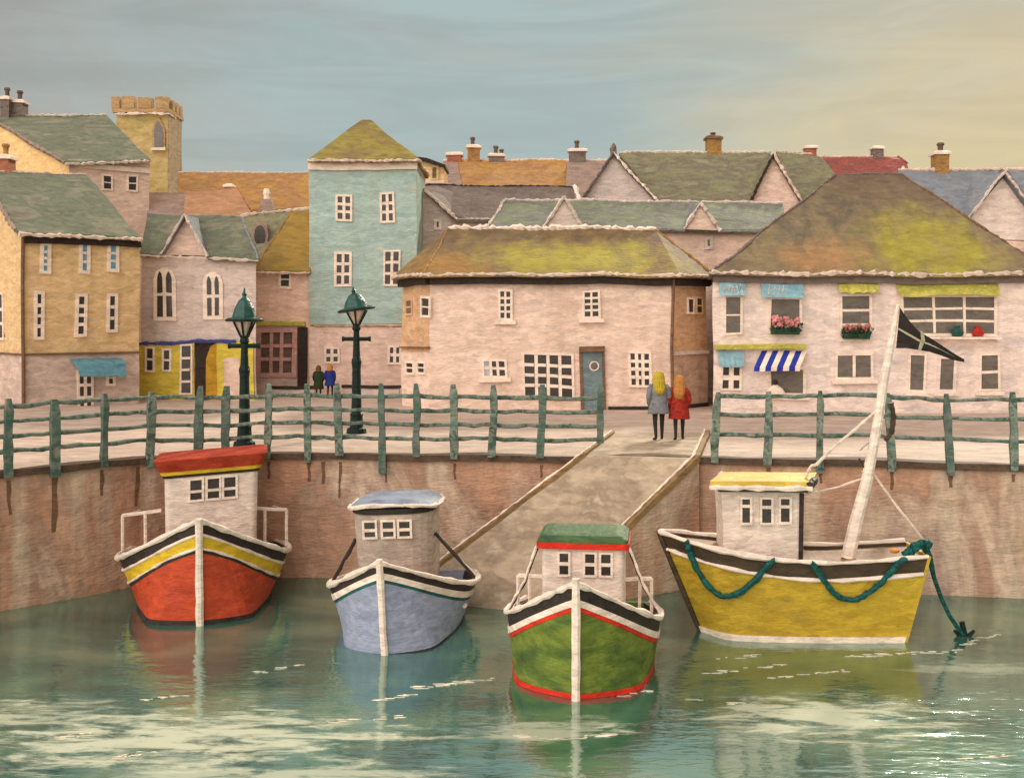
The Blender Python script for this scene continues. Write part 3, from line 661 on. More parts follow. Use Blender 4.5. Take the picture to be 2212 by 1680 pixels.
# ---- cream building at far left
t = thing('cream_building', W(170, 880, 44), 'ochre cream building with green slate roof and blue awning over the door', 'building')
C0, C1 = Vector((-18.5, 42, 0)), Vector((-15.11, 45, 0)); dd = Vector((-.663, .749, 0)); GD = dd * 11.5
F = Face(C0, C1); G = Face(C0, C0 + dd * 11.5)
def zat(p, v): return EYE - (v - HV) / F0 * p.y
zs0 = 5.05
up = lambda p, z: Vector((p.x, p.y, z))
wall(t, [up(C0, ZB), up(C0, zs0), up(C1, zs0), up(C1, ZB)], GD, 'lower')
wall(t, [up(C0, zs0 + .005), up(C0, 9.7), up(C1, 9.7), up(C1, zs0 + .005)], GD, 'cream')
b = MB(); P0 = C0; P1 = C0 + GD; b.prism([up(P0, 9.705), up(P0 + dd * 5.75, 12.45), up(P1, 9.705)], Vector((.25, .22, 0))); b.build('gable_wall', M['cream'], t)
R0, R1 = Vector((-22.3, 46.3, 12.55)), W(186, 377, 49.3)
e0, e1 = up(C0, 9.78) + Vector((-.02, -.35, -.1)), up(C1, 9.78) + Vector((.15, -.25, -.1))
roof(t, [e0, e1, R1, R0], 'slate_green'); roof(t, [R0, R1, R1 + dd * 6 - Vector((0, 0, 3)), R0 + dd * 6 - Vector((0, 0, 3))], 'slate_green')
nx = F.n * .12
trim(t, [e0 + nx - Vector((0, 0, .1)), e1 + nx - Vector((0, 0, .1))], .1, 'mortar', 'eaves_trim')
b = MB(); a1 = (C1 - C0).length; F.fbox(b, .05, a1 - .02, 9.28, 9.56, .002, .2); b.build('eaves_band_or_shade', M['tar'], t, cut=.5)  # dark band stands for the shadow line under the eaves
trim(t, [R0, R1], .1); trim(t, [e0 + Vector((-.05, -.05, .02)), R0 + Vector((-.05, -.1, 0))], .11, 'slate_mauve', 'verge_trim')
b = MB(); F.fbox(b, 0.02, a1 - .02, zs0 - .02, zs0 + .06, .002, .07); G.fbox(b, .02, 11, zs0 - .02, zs0 + .06, .002, .07); b.build('string_course', M['brown'], t)
b = MB(); b.tube([F.pt(.0, 3.0, .06), F.pt(.0, 9.5, .06)], .07, 8); b.build('drainpipe', M['brown'], t, cut=1)
for (u0, v0, u1, v1, r) in ((86, 522, 109, 592, 4), (169, 520, 193, 594, 3), (229, 524, 254, 590, 3)): window(t, F, u0, v0, u1, v1, 1, r, pane='bluepane', edge=.13, bar=.1)
for (u0, v0, u1, v1, r) in ((73, 628, 95, 732, 4), (161, 634, 186, 728, 4), (229, 634, 253, 720, 3)): window(t, F, u0, v0, u1, v1, 1, r, edge=.12, bar=.13)
window(t, G, -6, 630, 8, 735, 1, 3, edge=.1, bar=.12)
window(t, F, 166, 800, 201, 888, 2, 3, edge=.09, bar=.12, name='door'); window(t, F, 229, 797, 248, 832, 1, 2, edge=.1)
a0, zt = F.px(152, 776); a1_, zb = F.px(257, 806)
b = MB(); b.loft([[F.pt(a, z, d) for a in (a0 + k * .1, a0 + (a1_ - a0) * .5, a1_ - k * .03)] + [F.pt(a, z - .06, d) for a in (a1_ - k * .03, a0 + (a1_ - a0) * .5, a0 + k * .1)] for z, d, k in ((zt, .01, 0), (zt - .06, .35, 0), (zt - .2, .6, .5), (zb + .05, .75, 1), (zb - .02, .78, 1.2))])
b.build('awning', M['awning_blue'], t, cut=.5)
chimney(t, -14, 338, 20, 374, 47.0, 'clay_red', ((.55, .75), ), potm='clay')

# ---- beige house
t = thing('beige_house', W(1190, 885, 44), 'broad beige house with lichen yellow hipped roof and slate blue door', 'house')
FL, FR, RB, LB = Vector((GX(930, 41.5), 41.5, 0)), Vector((GX(1450, 41.5), 41.5, 0)), Vector((GX(1527, 43.4), 43.4, 0)), Vector((GX(868, 43.8), 43.8, 0))
BR, BL = Vector((7.3, 48.4, 0)), Vector((LB.x + .1, 48.4, 0))
plan = [FL, FR, RB, BR, BL, LB]
b = MB(); b.loft([[up(p, ZB) for p in plan], [up(p, 7.95) for p in plan]]); b.build('wall', M['beige'], t, cut=1.0)
FF, CR, CLf = Face(FL, FR), Face(FR, RB), Face(LB, FL)
def skin(F, P, Q, z0, z1, m, name):
    b = MB(); L = (Q - P).length; s0 = (P - F.A).dot(F.d); F.fbox(b, s0 + .02, s0 + L - .02, z0, z1, .003, .02); return b.build(name, M[m], t, cut=1.0)
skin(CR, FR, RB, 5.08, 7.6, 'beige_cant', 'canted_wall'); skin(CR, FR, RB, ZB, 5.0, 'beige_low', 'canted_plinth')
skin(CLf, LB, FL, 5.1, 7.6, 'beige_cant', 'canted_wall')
cen = Vector((1.8, 45, 0))
ev = []
for p, k in zip(plan, (.45, .45, .4, .5, .5, .45)):
    dirn = (p - cen); dirn.x *= .45; ev.append(p + dirn.normalized() * k)
ev = [up(p, z) for p, z in zip(ev, (8.02, 8.02, 8.05, 8.0, 8.0, 8.05))]
RL, RR = W(968, 494, 45), W(1414, 494, 45)
th = Vector((0, 0, -.1))
b = MB()
i = len(b.v); b.v += ev + [p + th for p in ev] + [RL, RR]
b.f += [[0, 1, 13, 12], [1, 2, 13], [2, 3, 13], [3, 4, 12, 13], [4, 5, 12], [5, 0, 12], [6, 7, 8, 9, 10, 11]] + [[k, (k + 1) % 6, 6 + (k + 1) % 6, 6 + k] for k in range(6)]
b.m += [0] * 13
b.build('roof', M['lichen'], t, cut=.8)
trim(t, [RL, W(1200, 491, 45), RR], .15, 'white'); trim(t, [ev[5], ev[0], ev[1], ev[2]], .085, 'mortar', 'eaves_trim')
trim(t, [RL, ev[0]], .05, 'clay', 'hip_trim'); trim(t, [RR, ev[2]], .07, 'clay', 'hip_trim')
b = MB()
for P, Q in ((LB, FL), (FL, FR), (FR, RB)):
    f = Face(P, Q); a = (P - f.A).dot(f.d); f.fbox(b, a, a + (Q - P).length, 7.66, 7.93, .004, .22)
b.build('eaves_band_or_shade', M['tar'], t, cut=.5)  # dark strip at the wall top, painted shade of the eaves
window(t, FF, 1076, 626, 1108, 691, 2, 4, sill=True, bar=.08); window(t, FF, 1258, 629, 1298, 691, 2, 4, sill=True, bar=.08)
window(t, FF, 1040, 776, 1096, 818, 3, 2, sill=True, bar=.1, pale=((0, 0), (0, 1)))
window(t, FF, 1128, 762, 1241, 862, 4, 4, bar=.12); window(t, FF, 1357, 759, 1408, 836, 3, 4, bar=.12)
window(t, CLf, 877, 645, 892, 680, 1, 2, edge=.08, frame='beige_cant', pane='greypane'); window(t, CLf, 912, 640, 933, 686, 1, 2, edge=.09)
window(t, CLf, 879, 780, 896, 812, 1, 2, edge=.09); window(t, CLf, 903, 782, 921, 812, 1, 2, edge=.09)
b = MB(); CLf.pbox(b, 869, 749, 932, 755, .004, .14); b.build('ledge', M['brown'], t)
window(t, CR, 1483, 640, 1499, 676, 1, 1, edge=.08, frame='white'); window(t, CR, 1503, 640, 1518, 676, 1, 2, edge=.06, frame='cream')
b = MB(); CR.pbox(b, 1453, 759, 1525, 764, .004, .12); b.build('ledge', M['greywhite'], t)
b = MB(); b.tube([FF.at(1452, 602, .09), FF.at(1452, 893, .09)], .06, 8); b.build('drainpipe', M['brown'], t, cut=1)
# door
b = MB(); FF.pbox(b, 1253, 749, 1307, 760, .004, .2); FF.pbox(b, 1253, 760.5, 1259, 886, .004, .09); FF.pbox(b, 1302, 760.5, 1307, 886, .004, .09); o = b.build('door_frame', M['brown'], t)
b = MB(); FF.pbox(b, 1259.5, 761, 1301.5, 885, .004, .05); o = b.build('door', M['door'], t)
c0, zc = FF.px(1285, 789)
b = MB(); ring = lambda r, d: [FF.pt(c0 + r * math.cos(k * math.pi / 8), zc + r * math.sin(k * math.pi / 8), d) for k in range(16)]
b.loft([ring(.18, .052), ring(.18, .08), ring(.135, .08), ring(.135, .06)], cap=False); b.build('porthole', M['white'], o)
b = MB(); b.loft([ring(.13, .052), ring(.13, .062)]); b.build('porthole_glass', M['greypane'], o)
b = MB()
for P, Q in ((FL, FR), (FR, RB)):
    f = Face(P, Q); a = (P - f.A).dot(f.d); f.fbox(b, a + (6.6 if P is FL else 0), a + (Q - P).length, 2.9, 3.16, .004, .06)
b.build('skirting', M['tar'], t)

# ---- white shop
t = thing('white_shop', W(1880, 892, 43), 'white corner shop with big lichen hipped roof and lemon valances', 'shop')
A0, A1, A2, A3 = Vector((GX(1541, 40), 40, 0)), Vector((GX(2262, 40), 40, 0)), Vector((19.8, 48.6, 0)), Vector((8.9, 48.6, 0))
b = MB(); b.loft([[up(p, ZB) for p in (A0, A1, A2, A3)], [up(p, 7.95) for p in (A0, A1, A2, A3)]]); b.build('wall', M['shop'], t, cut=1.0)
F = Face(A0, A1)
ev = [W(1534, 590, 39.6), W(2275, 590, 39.6), Vector((20.3, 49, 8.0)), Vector((8.6, 49, 8.0))]
RL, RR = W(1802, 379, 44.3), W(1946, 378, 44.3)
b = MB(); b.v += ev + [p + th for p in ev] + [RL, RR]
b.f += [[0, 1, 9, 8], [1, 2, 9], [2, 3, 8, 9], [3, 0, 8], [4, 5, 6, 7]] + [[k, (k + 1) % 4, 4 + (k + 1) % 4, 4 + k] for k in range(4)]; b.m += [0] * 9
b.build('roof', M['lichen_shop'], t, cut=.8)
trim(t, [ev[0], ev[1]], .1, 'mortar', 'eaves_trim', .7); trim(t, [ev[0], RL], .08, 'slate_dark', 'hip_trim'); trim(t, [RL, RR], .07, 'slate_dark'); trim(t, [RR, ev[1]], .08, 'brown', 'hip_trim')
b = MB(); a0, _ = F.px(1541, 600); a1, _ = F.px(2262, 600); F.fbox(b, a0, a1, 7.68, 7.93, .004, .2); b.build('eaves_band_or_shade', M['slate_dark'], t, cut=.5)  # dark strip drawn for eaves shadow along the shop front
def blind(u0, v0, u1, v1, m, name, d1=.3, scall=False, strokes=()):
    a0, z1 = F.px(u0, v0); a1, z0 = F.px(u1, v1); b = MB(); n = 10
    top = [F.pt(a0 + (a1 - a0) * k / n, z1, .03) for k in range(n + 1)]
    bot = [F.pt(a0 + (a1 - a0) * k / n, z0 + (uf(.05) if scall else 0), d1 + uf(.02)) for k in range(n + 1)]
    for k in range(n): b.prism([top[k], top[k + 1], bot[k + 1], bot[k]], F.n * .035)
    o = b.build(name, M[m], t)
    if strokes:
        b = MB()
        for st in strokes:
            b.tube([F.pt(a0 + (a1 - a0) * x, z1 + (z0 - z1) * y, .03 + (d1 - .03) * y + .045) for x, y in st], .021, 6)
        b.build('lettering', M['mortar'], o)
    return o
blind(1553, 604, 1606, 640, 'blind_blue', 'blind', strokes=([(.12, .9), (.22, .45), (.3, .85), (.42, .4)], [(.45, .85), (.52, .4), (.58, .8)], [(.66, .4), (.7, .85), (.8, .4), (.86, .8)]))
blind(1640, 602, 1732, 642, 'blind_blue', 'blind', strokes=([(.2, .3), (.14, .85), (.3, .85)], [(.33, .45), (.27, .6), (.33, .72), (.25, .85)], [(.44, .35), (.42, .6), (.5, .62), (.53, .33)], [(.51, .6), (.46, .75)]))
blind(1808, 610, 1895, 634, 'valance', 'valance', .35, True); blind(1938, 612, 2152, 638, 'valance', 'valance', .35, True)
window(t, F, 1563, 638, 1602, 722, 1, 2, pane='greypane', edge=.08)
window(t, F, 1657, 640, 1731, 722, 1, 1, pane='greypane', edge=.1)
window(t, F, 1812, 634, 1884, 738, 1, 3, pane='greypane', edge=.1, bar=.09)
window(t, F, 1946, 634, 2152, 726, 3, 3, pane='greypane', edge=.11, bar=.09)
b = MB(); F.pbox(b, 1542, 743, 1738, 753, .004, .22); b.build('sign_strip', M['valance'], t, cut=.4)
# lower floor
blind(1550, 757, 1605, 790, 'blind_blue', 'blind', .22)
window(t, F, 1556, 787, 1602, 842, 2, 2, bar=.17, edge=.08)
window(t, F, 1659, 790, 1741, 852, 1, 1, pane='greypane', edge=.1, sill=True)
a0, z1 = F.px(1645, 757); a1, z0 = F.px(1740, 797)
for nm, mt, rng in (('awning_stripe', 'stripe_blue', range(0, 8, 2)), ('awning', 'white', range(1, 8, 2))):
    b = MB(); wv = (a1 - a0) / 7.6
    for k in rng:
        if k > 7: continue
        x0 = a0 + wv * k; x1 = min(a1 + .05, x0 + wv * .98)
        b.prism([F.pt(x0, z1, .03), F.pt(x1, z1, .03), F.pt(x1 - .38, z0 + .12, .62), F.pt(x0 - .38, z0 + .12, .62)], Vector((0, 0, -.03)))
        b.prism([F.pt(x0 - .38, z0 + .118, .62), F.pt(x1 - .38, z0 + .118, .62), F.pt(x1 - .4, z0 - .02, .64), F.pt(x0 - .4, z0 - .02, .64)], F.n * .02)
    if nm == 'awning_stripe': first = b
    else:
        aw = b.build('awning', M['white'], t); first.build('awning_stripe', M['stripe_blue'], aw)
window(t, F, 1802, 762, 1884, 818, 2, 1, pane='greypane', edge=.09, bar=.1, sill=True)
window(t, F, 1960, 762, 1999, 846, 1, 1, pane='greypane', edge=.08, sill=True)
window(t, F, 2023, 768, 2063, 846, 1, 1, pane='greypane', edge=.1, frame='shop', sill=True)
window(t, F, 2112, 762, 2158, 844, 1, 2, pane='greypane', edge=.08, bar=.1, sill=True)

# flower boxes and small things on the shop's ledges
def flower_box(u0, u1, v, label, petals, nb, green, hi):
    a0, z = F.px(u0, v); a1, _ = F.px(u1, v)
    c = F.pt((a0 + a1) / 2, z - .12, .17)
    o = thing('flower_box', warpv(c), label, 'flower box', 'flower boxes on the shop sills')
    b = MB(); b.loft([[F.pt(a0, z - .12, .08), F.pt(a1, z - .12, .08), F.pt(a1, z - .12, .3), F.pt(a0, z - .12, .3)], [F.pt(a0 - .04, z + .08, .07), F.pt(a1 + .04, z + .08, .07), F.pt(a1 + .04, z + .08, .34), F.pt(a0 - .04, z + .08, .34)]]); b.build('box', M['leafdark'], o)
    b = MB()
    for _ in range(150):
        c = F.pt(random.uniform(a0 - .08, a1 + .1), z + .08 + random.uniform(-.12, green), random.uniform(.12, .42)); d = Vector((uf(1), uf(1), uf(1))).normalized() * .07
        e = d.cross(Vector((uf(1), uf(1), uf(1)))).normalized() * .04
        b.add([c - d, c + e, c + d, c - e], [(0, 1, 2, 3)])
    b.build('leaves', M['leafdark'], o)
    b = MB()
    for _ in range(nb):
        q = random.random(); b.blob(F.pt(a0 + (a1 - a0) * random.uniform(.02, .98), z + .16 + hi * random.random() * (1 - abs(2 * q - 1) * .3), random.uniform(.14, .4)), random.uniform(.05, .1), jit=.3, nu=6, nv=4)
    b.build('blossom', M[petals], o)
flower_box(1664, 1722, 716, 'window box heaped with pale pink flowers under the second blue blind', 'flower_pink', 46, .18, .36)
flower_box(1820, 1874, 724, 'window box of dusky red flowers over dark trailing leaves, under the narrow lemon valance', 'flower_red', 22, .2, .24)
def jar(u, v, m, label):
    c = F.at(u, v, .2); c = warpv(c); b = MB()
    b.loft([[c + Vector((r * math.cos(k * math.pi / 5), r * math.sin(k * math.pi / 5), z)) for k in range(10)] for z, r in ((0, .1), (.02, .19), (.16, .22), (.26, .12), (.3, .08), (.38, .1))])
    o = b.build('pottery_jar', M[m], None, org=c, warp=False); tag(o, label, 'jar', 'pottery jars on the shop window ledge')
b = MB(); F.pbox(b, 1944, 726.5, 2154, 731, .004, .4); b.build('window_ledge', M['white'], t)
jar(2062, 726, 'orn_green', 'small green pottery jar on the ledge of the wide shop window'); jar(2106, 726, 'orn_red', 'small red pottery jar on the ledge of the wide shop window')
c = warpv(F.at(1672, 856, .12)); o = thing('cake_dome', c, 'cream cake dome with black knob in the shop window below the striped awning', 'cake dome')
b = MB(); b.loft([[c + Vector((r * math.cos(k * math.pi / 6) * 1.0, -.06 + r * math.sin(k * math.pi / 6) * .4, z)) for k in range(12)] for z, r in ((.02, .36), (.14, .36), (.3, .27), (.42, .14), (.48, .05))]); b.build('dome', M['white'], o, warp=False)
b = MB(); b.blob(c + Vector((0, -.06, .54)), .1); b.build('knob', M['b_black'], o, warp=False)
# ================================================================ quay, walls, slipway
QL = [Vector((GX(u, Y), Y, 0)) for u, Y in ((-400, 21.0), (-150, 22.9), (0, 24.1), (161, 25.2), (302, 26.5), (400, 27.1), (580, 27.3), (1302, 26.9))]
QR = [Vector((GX(u, Y), Y, 0)) for u, Y in ((1533, 26.4), (2212, 25.2), (2700, 24.4))]
def edge_at(line, u):
    k = (u - CU) / F0
    for a, b in zip(line, line[1:]):
        fa, fb = a.x - k * a.y, b.x - k * b.y
        if fa <= 0 <= fb: return a.lerp(b, fa / (fa - fb)), (b - a).normalized()
    return line[-1], (line[-1] - line[-2]).normalized()
def nrm(d): n = Vector((d.y, -d.x, 0)); return n if n.y < 0 else -n
# paving sheet, one piece, its front edge the edge of the quay
b = MB(); P = [up(p, QZ) for p in QL + QR] + [Vector((160, 60, QZ)), Vector((-160, 60, QZ)), Vector((-160, 20, QZ))]
P = P[:-3] + [Vector((160, 24, QZ)), Vector((160, 60, QZ)), Vector((-160, 60, QZ)), Vector((-160, 21, QZ))]
b.add(P, [list(range(len(P)))]); tag(b.build('quay', M['ground'], warp=False), kind='structure')
b = MB(); n = 40
ys = [60 + (i / 24) ** 2 * 2000 for i in range(25)]; xs = [-1500 + 3000 * i / 24 for i in range(25)]; xs = [math.copysign(abs(x / 1500) ** 2 * 1500 if abs(x) < 1500 else 1500, x) for x in xs]
def hz(x, y): return QZ + 2.2 * min(1, (y - 60) / 40) ** 2 if y > 60 else QZ
for j in range(25):
    for i in range(25): b.v.append(Vector((xs[i], ys[j], hz(xs[i], ys[j]) if abs(xs[i]) > 0 else hz(0, ys[j]))))
for j in range(24):
    for i in range(24): b.f.append([j * 25 + i, j * 25 + i + 1, (j + 1) * 25 + i + 1, (j + 1) * 25 + i]); b.m.append(0)
tag(b.build('terrain', M['terrain'], warp=False), kind='structure')

def quay_wall(line, label, name='quay_wall'):
    mid = line[len(line) // 2]
    t = thing(name, Vector((mid.x, mid.y, -1.5)), label, 'wall')
    rings = []
    for p in line:
        pass
    def ring(i):
        d = (line[min(i + 1, len(line) - 1)] - line[max(i - 1, 0)]).normalized(); n = nrm(d); p = line[i]
        return [up(p + n * .12, -1.5), up(p + n * .02, 2.86), up(p - n * .9, 2.86), up(p - n * .9, -1.5)]
    b = MB(); b.loft([ring(i) for i in range(len(line))]); b.build('stonework', M['wallstone'], t, cut=.9)
    def ring2(i):
        d = (line[min(i + 1, len(line) - 1)] - line[max(i - 1, 0)]).normalized(); n = nrm(d); p = line[i]
        return [up(p + n * .1, 2.865), up(p + n * .1, 3.02), up(p - n * .3, 3.02), up(p - n * .3, 2.865)]
    b = MB(); b.loft([ring2(i) for i in range(len(line))]); b.build('coping', M['coping'], t, cut=.5)
    return t
wl = quay_wall(QL, 'long curved brown stone quay wall under the left fence, left of the slipway')
wr = quay_wall([QL[-1] + Vector((.02, .1, 0)), QR[0] + Vector((-.3, .08, 0))] + QR, 'brown stone quay wall behind the yellow boat, right of the slipway')
# rust and weed runs down the stone
def run(t, line, u, v1, wdt, lean=0.0):
    p, d = edge_at(line, u); n = nrm(d); zb = ZV(v1, p.y); b = MB(); k = 7
    L = []; Rr = []
    for i in range(k + 1):
        f = i / k; z = 2.8 + (zb - 2.8) * f; w = wdt * 1.15 * (0.85 + .15 * math.sin(f * 7.0 + u)) * (1 - f * .35)
        q = p + d * (lean * f + .008 * math.sin(f * 9 + u)); q = q + n * (.02 + .1 * (2.86 - z) / 4.36 + .012)
        L.append(up(q - d * w, z)); Rr.append(up(q + d * w, z))
    for i in range(k): b.prism([L[i], Rr[i], Rr[i + 1], L[i + 1]], n * -.03)
    b.build('weed_streak', M['streakweed'], t)
for u, v1, w in ((18, 1110, .05), (116, 1150, .075), (218, 1070, .05), (300, 1090, .06), (580, 1035, .04), (668, 1040, .045), (700, 1045, .05), (735, 1075, .035), (830, 1040, .03), (980, 1035, .03), (1170, 1030, .035)): run(wl, QL, u, v1, w, -.1 if u == 300 else uf(.03))
for u, v1, w in ((1660, 1040, .04), (1772, 1045, .04), (1925, 1060, .045), (2048, 1055, .05), (2188, 1040, .04)): run(wr, QR, u, v1, w)

# slipway: level landing on the quay, then down along the wall into the water
t = thing('slipway', Vector((1, 26, -.3)), 'cobbled slipway ramp with timber kerbs running down from the quay into the water', 'slipway')
TL, TR = Vector((GX(1325, 32.4), 32.4, QZ)), Vector((GX(1530, 32.4), 32.4, QZ))
ML, MR = Vector((GX(1262, 26.85), 26.85, QZ)), Vector((GX(1507, 26.25), 26.25, QZ))
BL_, BR_ = Vector((-2.75, 25.15, -.1)), Vector((.5, 23.75, -.1))
e = Vector((0, 0, .028))
b = MB(); b.add([TL + e, TR + e, MR + e, ML + e], [(0, 1, 2, 3)]); b.build('landing', M['ramp'], t, warp=False, cut=.8)
b = MB(); lo = Vector((0, 0, -1.6))
BL2 = BL_ + (BL_ - ML) * .25; BR2 = BR_ + (BR_ - MR) * .25
# ruled ramp surface with solid sides down to the bed
tops = []
for i in range(9):
    f = i / 8; tops.append((ML.lerp(BL2, f) + e, MR.lerp(BR2, f) + e))
b.loft([[l, r, Vector((r.x, r.y, -1.8)), Vector((l.x, l.y, -1.8))] for l, r in tops]); b.build('ramp', M['ramp'], t, warp=False, cut=.7)
b = MB()
for (l, r), (l2, r2) in zip(tops, tops[1:]):
    sd = Vector(((r2 - r).y, -(r2 - r).x, 0)).normalized(); sd = -sd if sd.x < 0 else sd
    b.prism([r - Vector((0, 0, .05)), r2 - Vector((0, 0, .05)), Vector((r2.x, r2.y, -1.8)), Vector((r.x, r.y, -1.8))], sd * .05)
b.build('side_wall', M['wallstone'], t, warp=False, cut=.8)
def kerb(a, m_, z, wdt, h):
    b = MB()
    for P, Q in ((a, m_), (m_, z)):
        d = (Q - P); sd = Vector((d.y, -d.x, 0)).normalized() * wdt / 2
        ks = 8; rings = []
        for i in range(ks + 1):
            c = P.lerp(Q, i / ks) + Vector((uf(.015), uf(.015), uf(.015)))
            hh = h * random.uniform(.9, 1.1)
            rings.append([c - sd + Vector((0, 0, -.05)), c + sd + Vector((0, 0, -.05)), c + sd * .9 + Vector((0, 0, hh)), c - sd * .9 + Vector((0, 0, hh))])
        b.loft(rings)
    return b
kerb(TL, ML + Vector((0, 0, 0)), BL2, .11, .09).build('kerb', M['kerb'], t, warp=False)
kerb(TR, MR, BR2, .13, .11).build('kerb', M['kerb'], t, warp=False)
for a, m_, z, o in ((TL, ML, BL2, -.06), (TR, MR, BR2, -.1)):
    b = MB(); hgt = Vector((o, 0, .11 if a is TR else .09)); b.rough([a + hgt, m_ + hgt, z + hgt], .028, j=.7); tag(b.build('lime_edge', M['white'], t, warp=False))

# ---------------------------------------------------------------- fences
def fence(line, posts, rails, label, x0, x1, ph=1.62):
    a, _ = edge_at(line, posts[len(posts) // 2][0])
    t = thing('quay_fence', up(a, QZ), label, 'fence')
    for u, top, bot in posts:
        p, d = edge_at(line, u); n = nrm(d); c = p + n * -.02
        zt, zb = ZV(top, p.y), ZV(bot, p.y); w = random.uniform(.075, .1); b = MB(); rings = []
        lean = uf(.04); n2 = 7
        for i in range(n2):
            f = i / (n2 - 1); z = zb + (zt - zb) * f; q = c + d * (lean * f + uf(.012)) + n * (.14 if z < 2.99 else .13)
            ww = w * random.uniform(.88, 1.12) * (.6 if i == n2 - 1 else 1)
            rings.append([up(q - d * ww + n * ww * .8, z), up(q + d * ww + n * ww * .8, z), up(q + d * ww - n * ww * .8, z), up(q - d * ww - n * ww * .8, z)])
        b.loft(rings); b.build('post', M['fence' if random.random() < .6 else 'fence_grey'], t, cut=0)
    for h in rails:
        b = MB(); us = [x0] + [p[0] for p in posts if x0 < p[0] < x1] + [x1]; path = []
        for u, un in zip(us, us[1:]):
            for k in range(4):
                uu = u + (un - u) * k / 4; p, d = edge_at(line, uu); path.append(up(p + nrm(d) * .0, QZ + h + uf(.022)))
        p, d = edge_at(line, us[-1]); path.append(up(p, QZ + h))
        b.tube(path, [.05 * random.uniform(.8, 1.2) for _ in path], 6); b.build('rail', M['fence'], t)
    return t
lp = [(-75, 868, 1060), (15, 857, 1030), (113, 862, 1030), (218, 852, 1010), (325, 846, 1005), (432, 831, 990), (490, 830, 985), (580, 826, 990), (668, 830, 1000), (735, 828, 985), (825, 827, 1022), (900, 828, 984), (980, 829, 990), (1062, 828, 986), (1168, 828, 986), (1309, 825, 955)]
lp = [(u if u < 1302 else 1299, a, c) for u, a, c in lp]
fence(QL, lp, (.42, .76, 1.1, 1.44), 'long weathered green timber fence along the quay edge, left of the slipway', -110, 1299)
rp = [(1546, 846, 1000), (1657, 845, 1005), (1771, 846, 1022), (1923, 850, 1020), (2047, 846, 1025), (2187, 846, 1015), (2330, 846, 1015)]
fence(QR, rp, (.56, 1.06, 1.5), 'short green timber fence on the quay behind the yellow boat, right of the slipway', 1546, 2360)

# ---------------------------------------------------------------- low wall behind the fence
def low_wall(u0, u1, label):
    a, c = W(u0, 850, 49.3), W(u1, 850, 49.3)
    t = thing('low_wall', Vector(((a.x + c.x) / 2, 49.4, QZ)), label, 'wall')
    b = MB(); b.box(a.x, c.x, 49.25, 49.55, 2.9, 3.34); b.build('stonework', M['greywhite'], t, cut=.7)
    b = MB(); b.box(a.x - .05, c.x + .05, 49.2, 49.6, 3.345, 3.47); b.build('coping', M['tar'], t, cut=.5)
low_wall(577, 679, 'low pale wall with dark coping in front of the pink house'); low_wall(742, 864, 'low pale wall with dark coping in front of the teal tower house')

# ---------------------------------------------------------------- street lamps
def lamp(x, y, H, tilt, capH, brim, label, sc=1.0):
    t = thing('street_lamp', Vector((x, y, QZ)), label, 'street lamp', 'green lamps along the quay')
    def prof(pr, n=10, z0=0.0, dx=0.0): return [[(x + r * math.cos(2 * math.pi * k / n), y + r * math.sin(2 * math.pi * k / n), QZ + z) for k in range(n)] for z, r in pr]
    b = MB(); b.loft(prof([(0, .3), (.14, .28), (.18, .2), (.5, .18), (.55, .2), (.62, .15), (H * .45, .125), (H * .5, .15), (H * .53, .11), (H - capH - .62, .085), (H - capH - .56, .13), (H - capH - .43, .1)])); b.build('post', M['lamp_dark'], t, warp=False, smooth=False)
    zc = QZ + H * .655; b = MB(); b.tube([(x - .4, y, zc), (x + .4, y, zc)], .06, 8); b.tube([(x - .42, y, zc), (x - .36, y, zc)], .075, 8); b.tube([(x + .36, y, zc), (x + .42, y, zc)], .075, 8); b.build('crossbar', M['lamp_dark'], t, warp=False)
    zb = H - capH - .02; zl = zb - .42
    Rm = Matrix.Translation((x, y, QZ + zb)) @ Matrix.Rotation(tilt, 4, 'Y') @ Matrix.Translation((-x, -y, -QZ - zb))
    b = MB(); b.loft(prof([(zl + .03, .07), (zb, brim * .58)], 6)); b.build('lantern_glass', M['lamp_glass'], t, warp=False)
    b = MB()
    for k in range(6):
        a = 2 * math.pi * (k + .5) / 6 - math.pi / 2 + math.pi / 6; ca, sa = math.cos(a), math.sin(a)
        b.tube([(x + ca * .09, y + sa * .09, QZ + zl), (x + ca * brim * .63, y + sa * brim * .63, QZ + zb)], .03, 6)
    b.build('lantern_frame', M['lamp_dark'], t, warp=False)
    b = MB(); b.loft(prof([(zb - .02, brim * .95), (zb + .02, brim * 1.02), (zb + .07, brim * .98), (zb + .1, brim * .7), (zb + .1 + capH * .3, brim * .56), (zb + .1 + capH * .6, brim * .33), (zb + capH * .85, brim * .13), (zb + capH * .92, brim * .1)], 14))
    b.v = [Rm @ p for p in b.v]; c = b.build('lantern_cap', M['lamp_green'], t, warp=False)
    b = MB(); b.tube([Rm @ Vector(p) for p in [(x + brim * 1.02 * math.cos(2 * math.pi * k / 20), y + brim * 1.02 * math.sin(2 * math.pi * k / 20), QZ + zb + .02) for k in range(21)]], .032, 6); b.build('brim', M['lamp_dark'], c, warp=False)
    b = MB(); b.loft(prof([(zb + capH * .9, brim * .1), (zb + capH * .97, brim * .16), (zb + capH * 1.05, brim * .08), (zb + capH * 1.2, brim * .03)], 8)); b.v = [Rm @ p for p in b.v]; b.build('finial', M['lamp_green'], c, warp=False)
p = W(528, 955, 28.9); lamp(p.x, 28.9, 4.02, 0.0, .72, .46, 'dark green street lamp with tall pointed cap, before the lemon shop floor')
p = W(770, 930, 32.6); lamp(p.x, 32.6, 4.22, R(-8), .6, .52, 'dark green street lamp with rounded tilted cap, in front of the teal tower house')

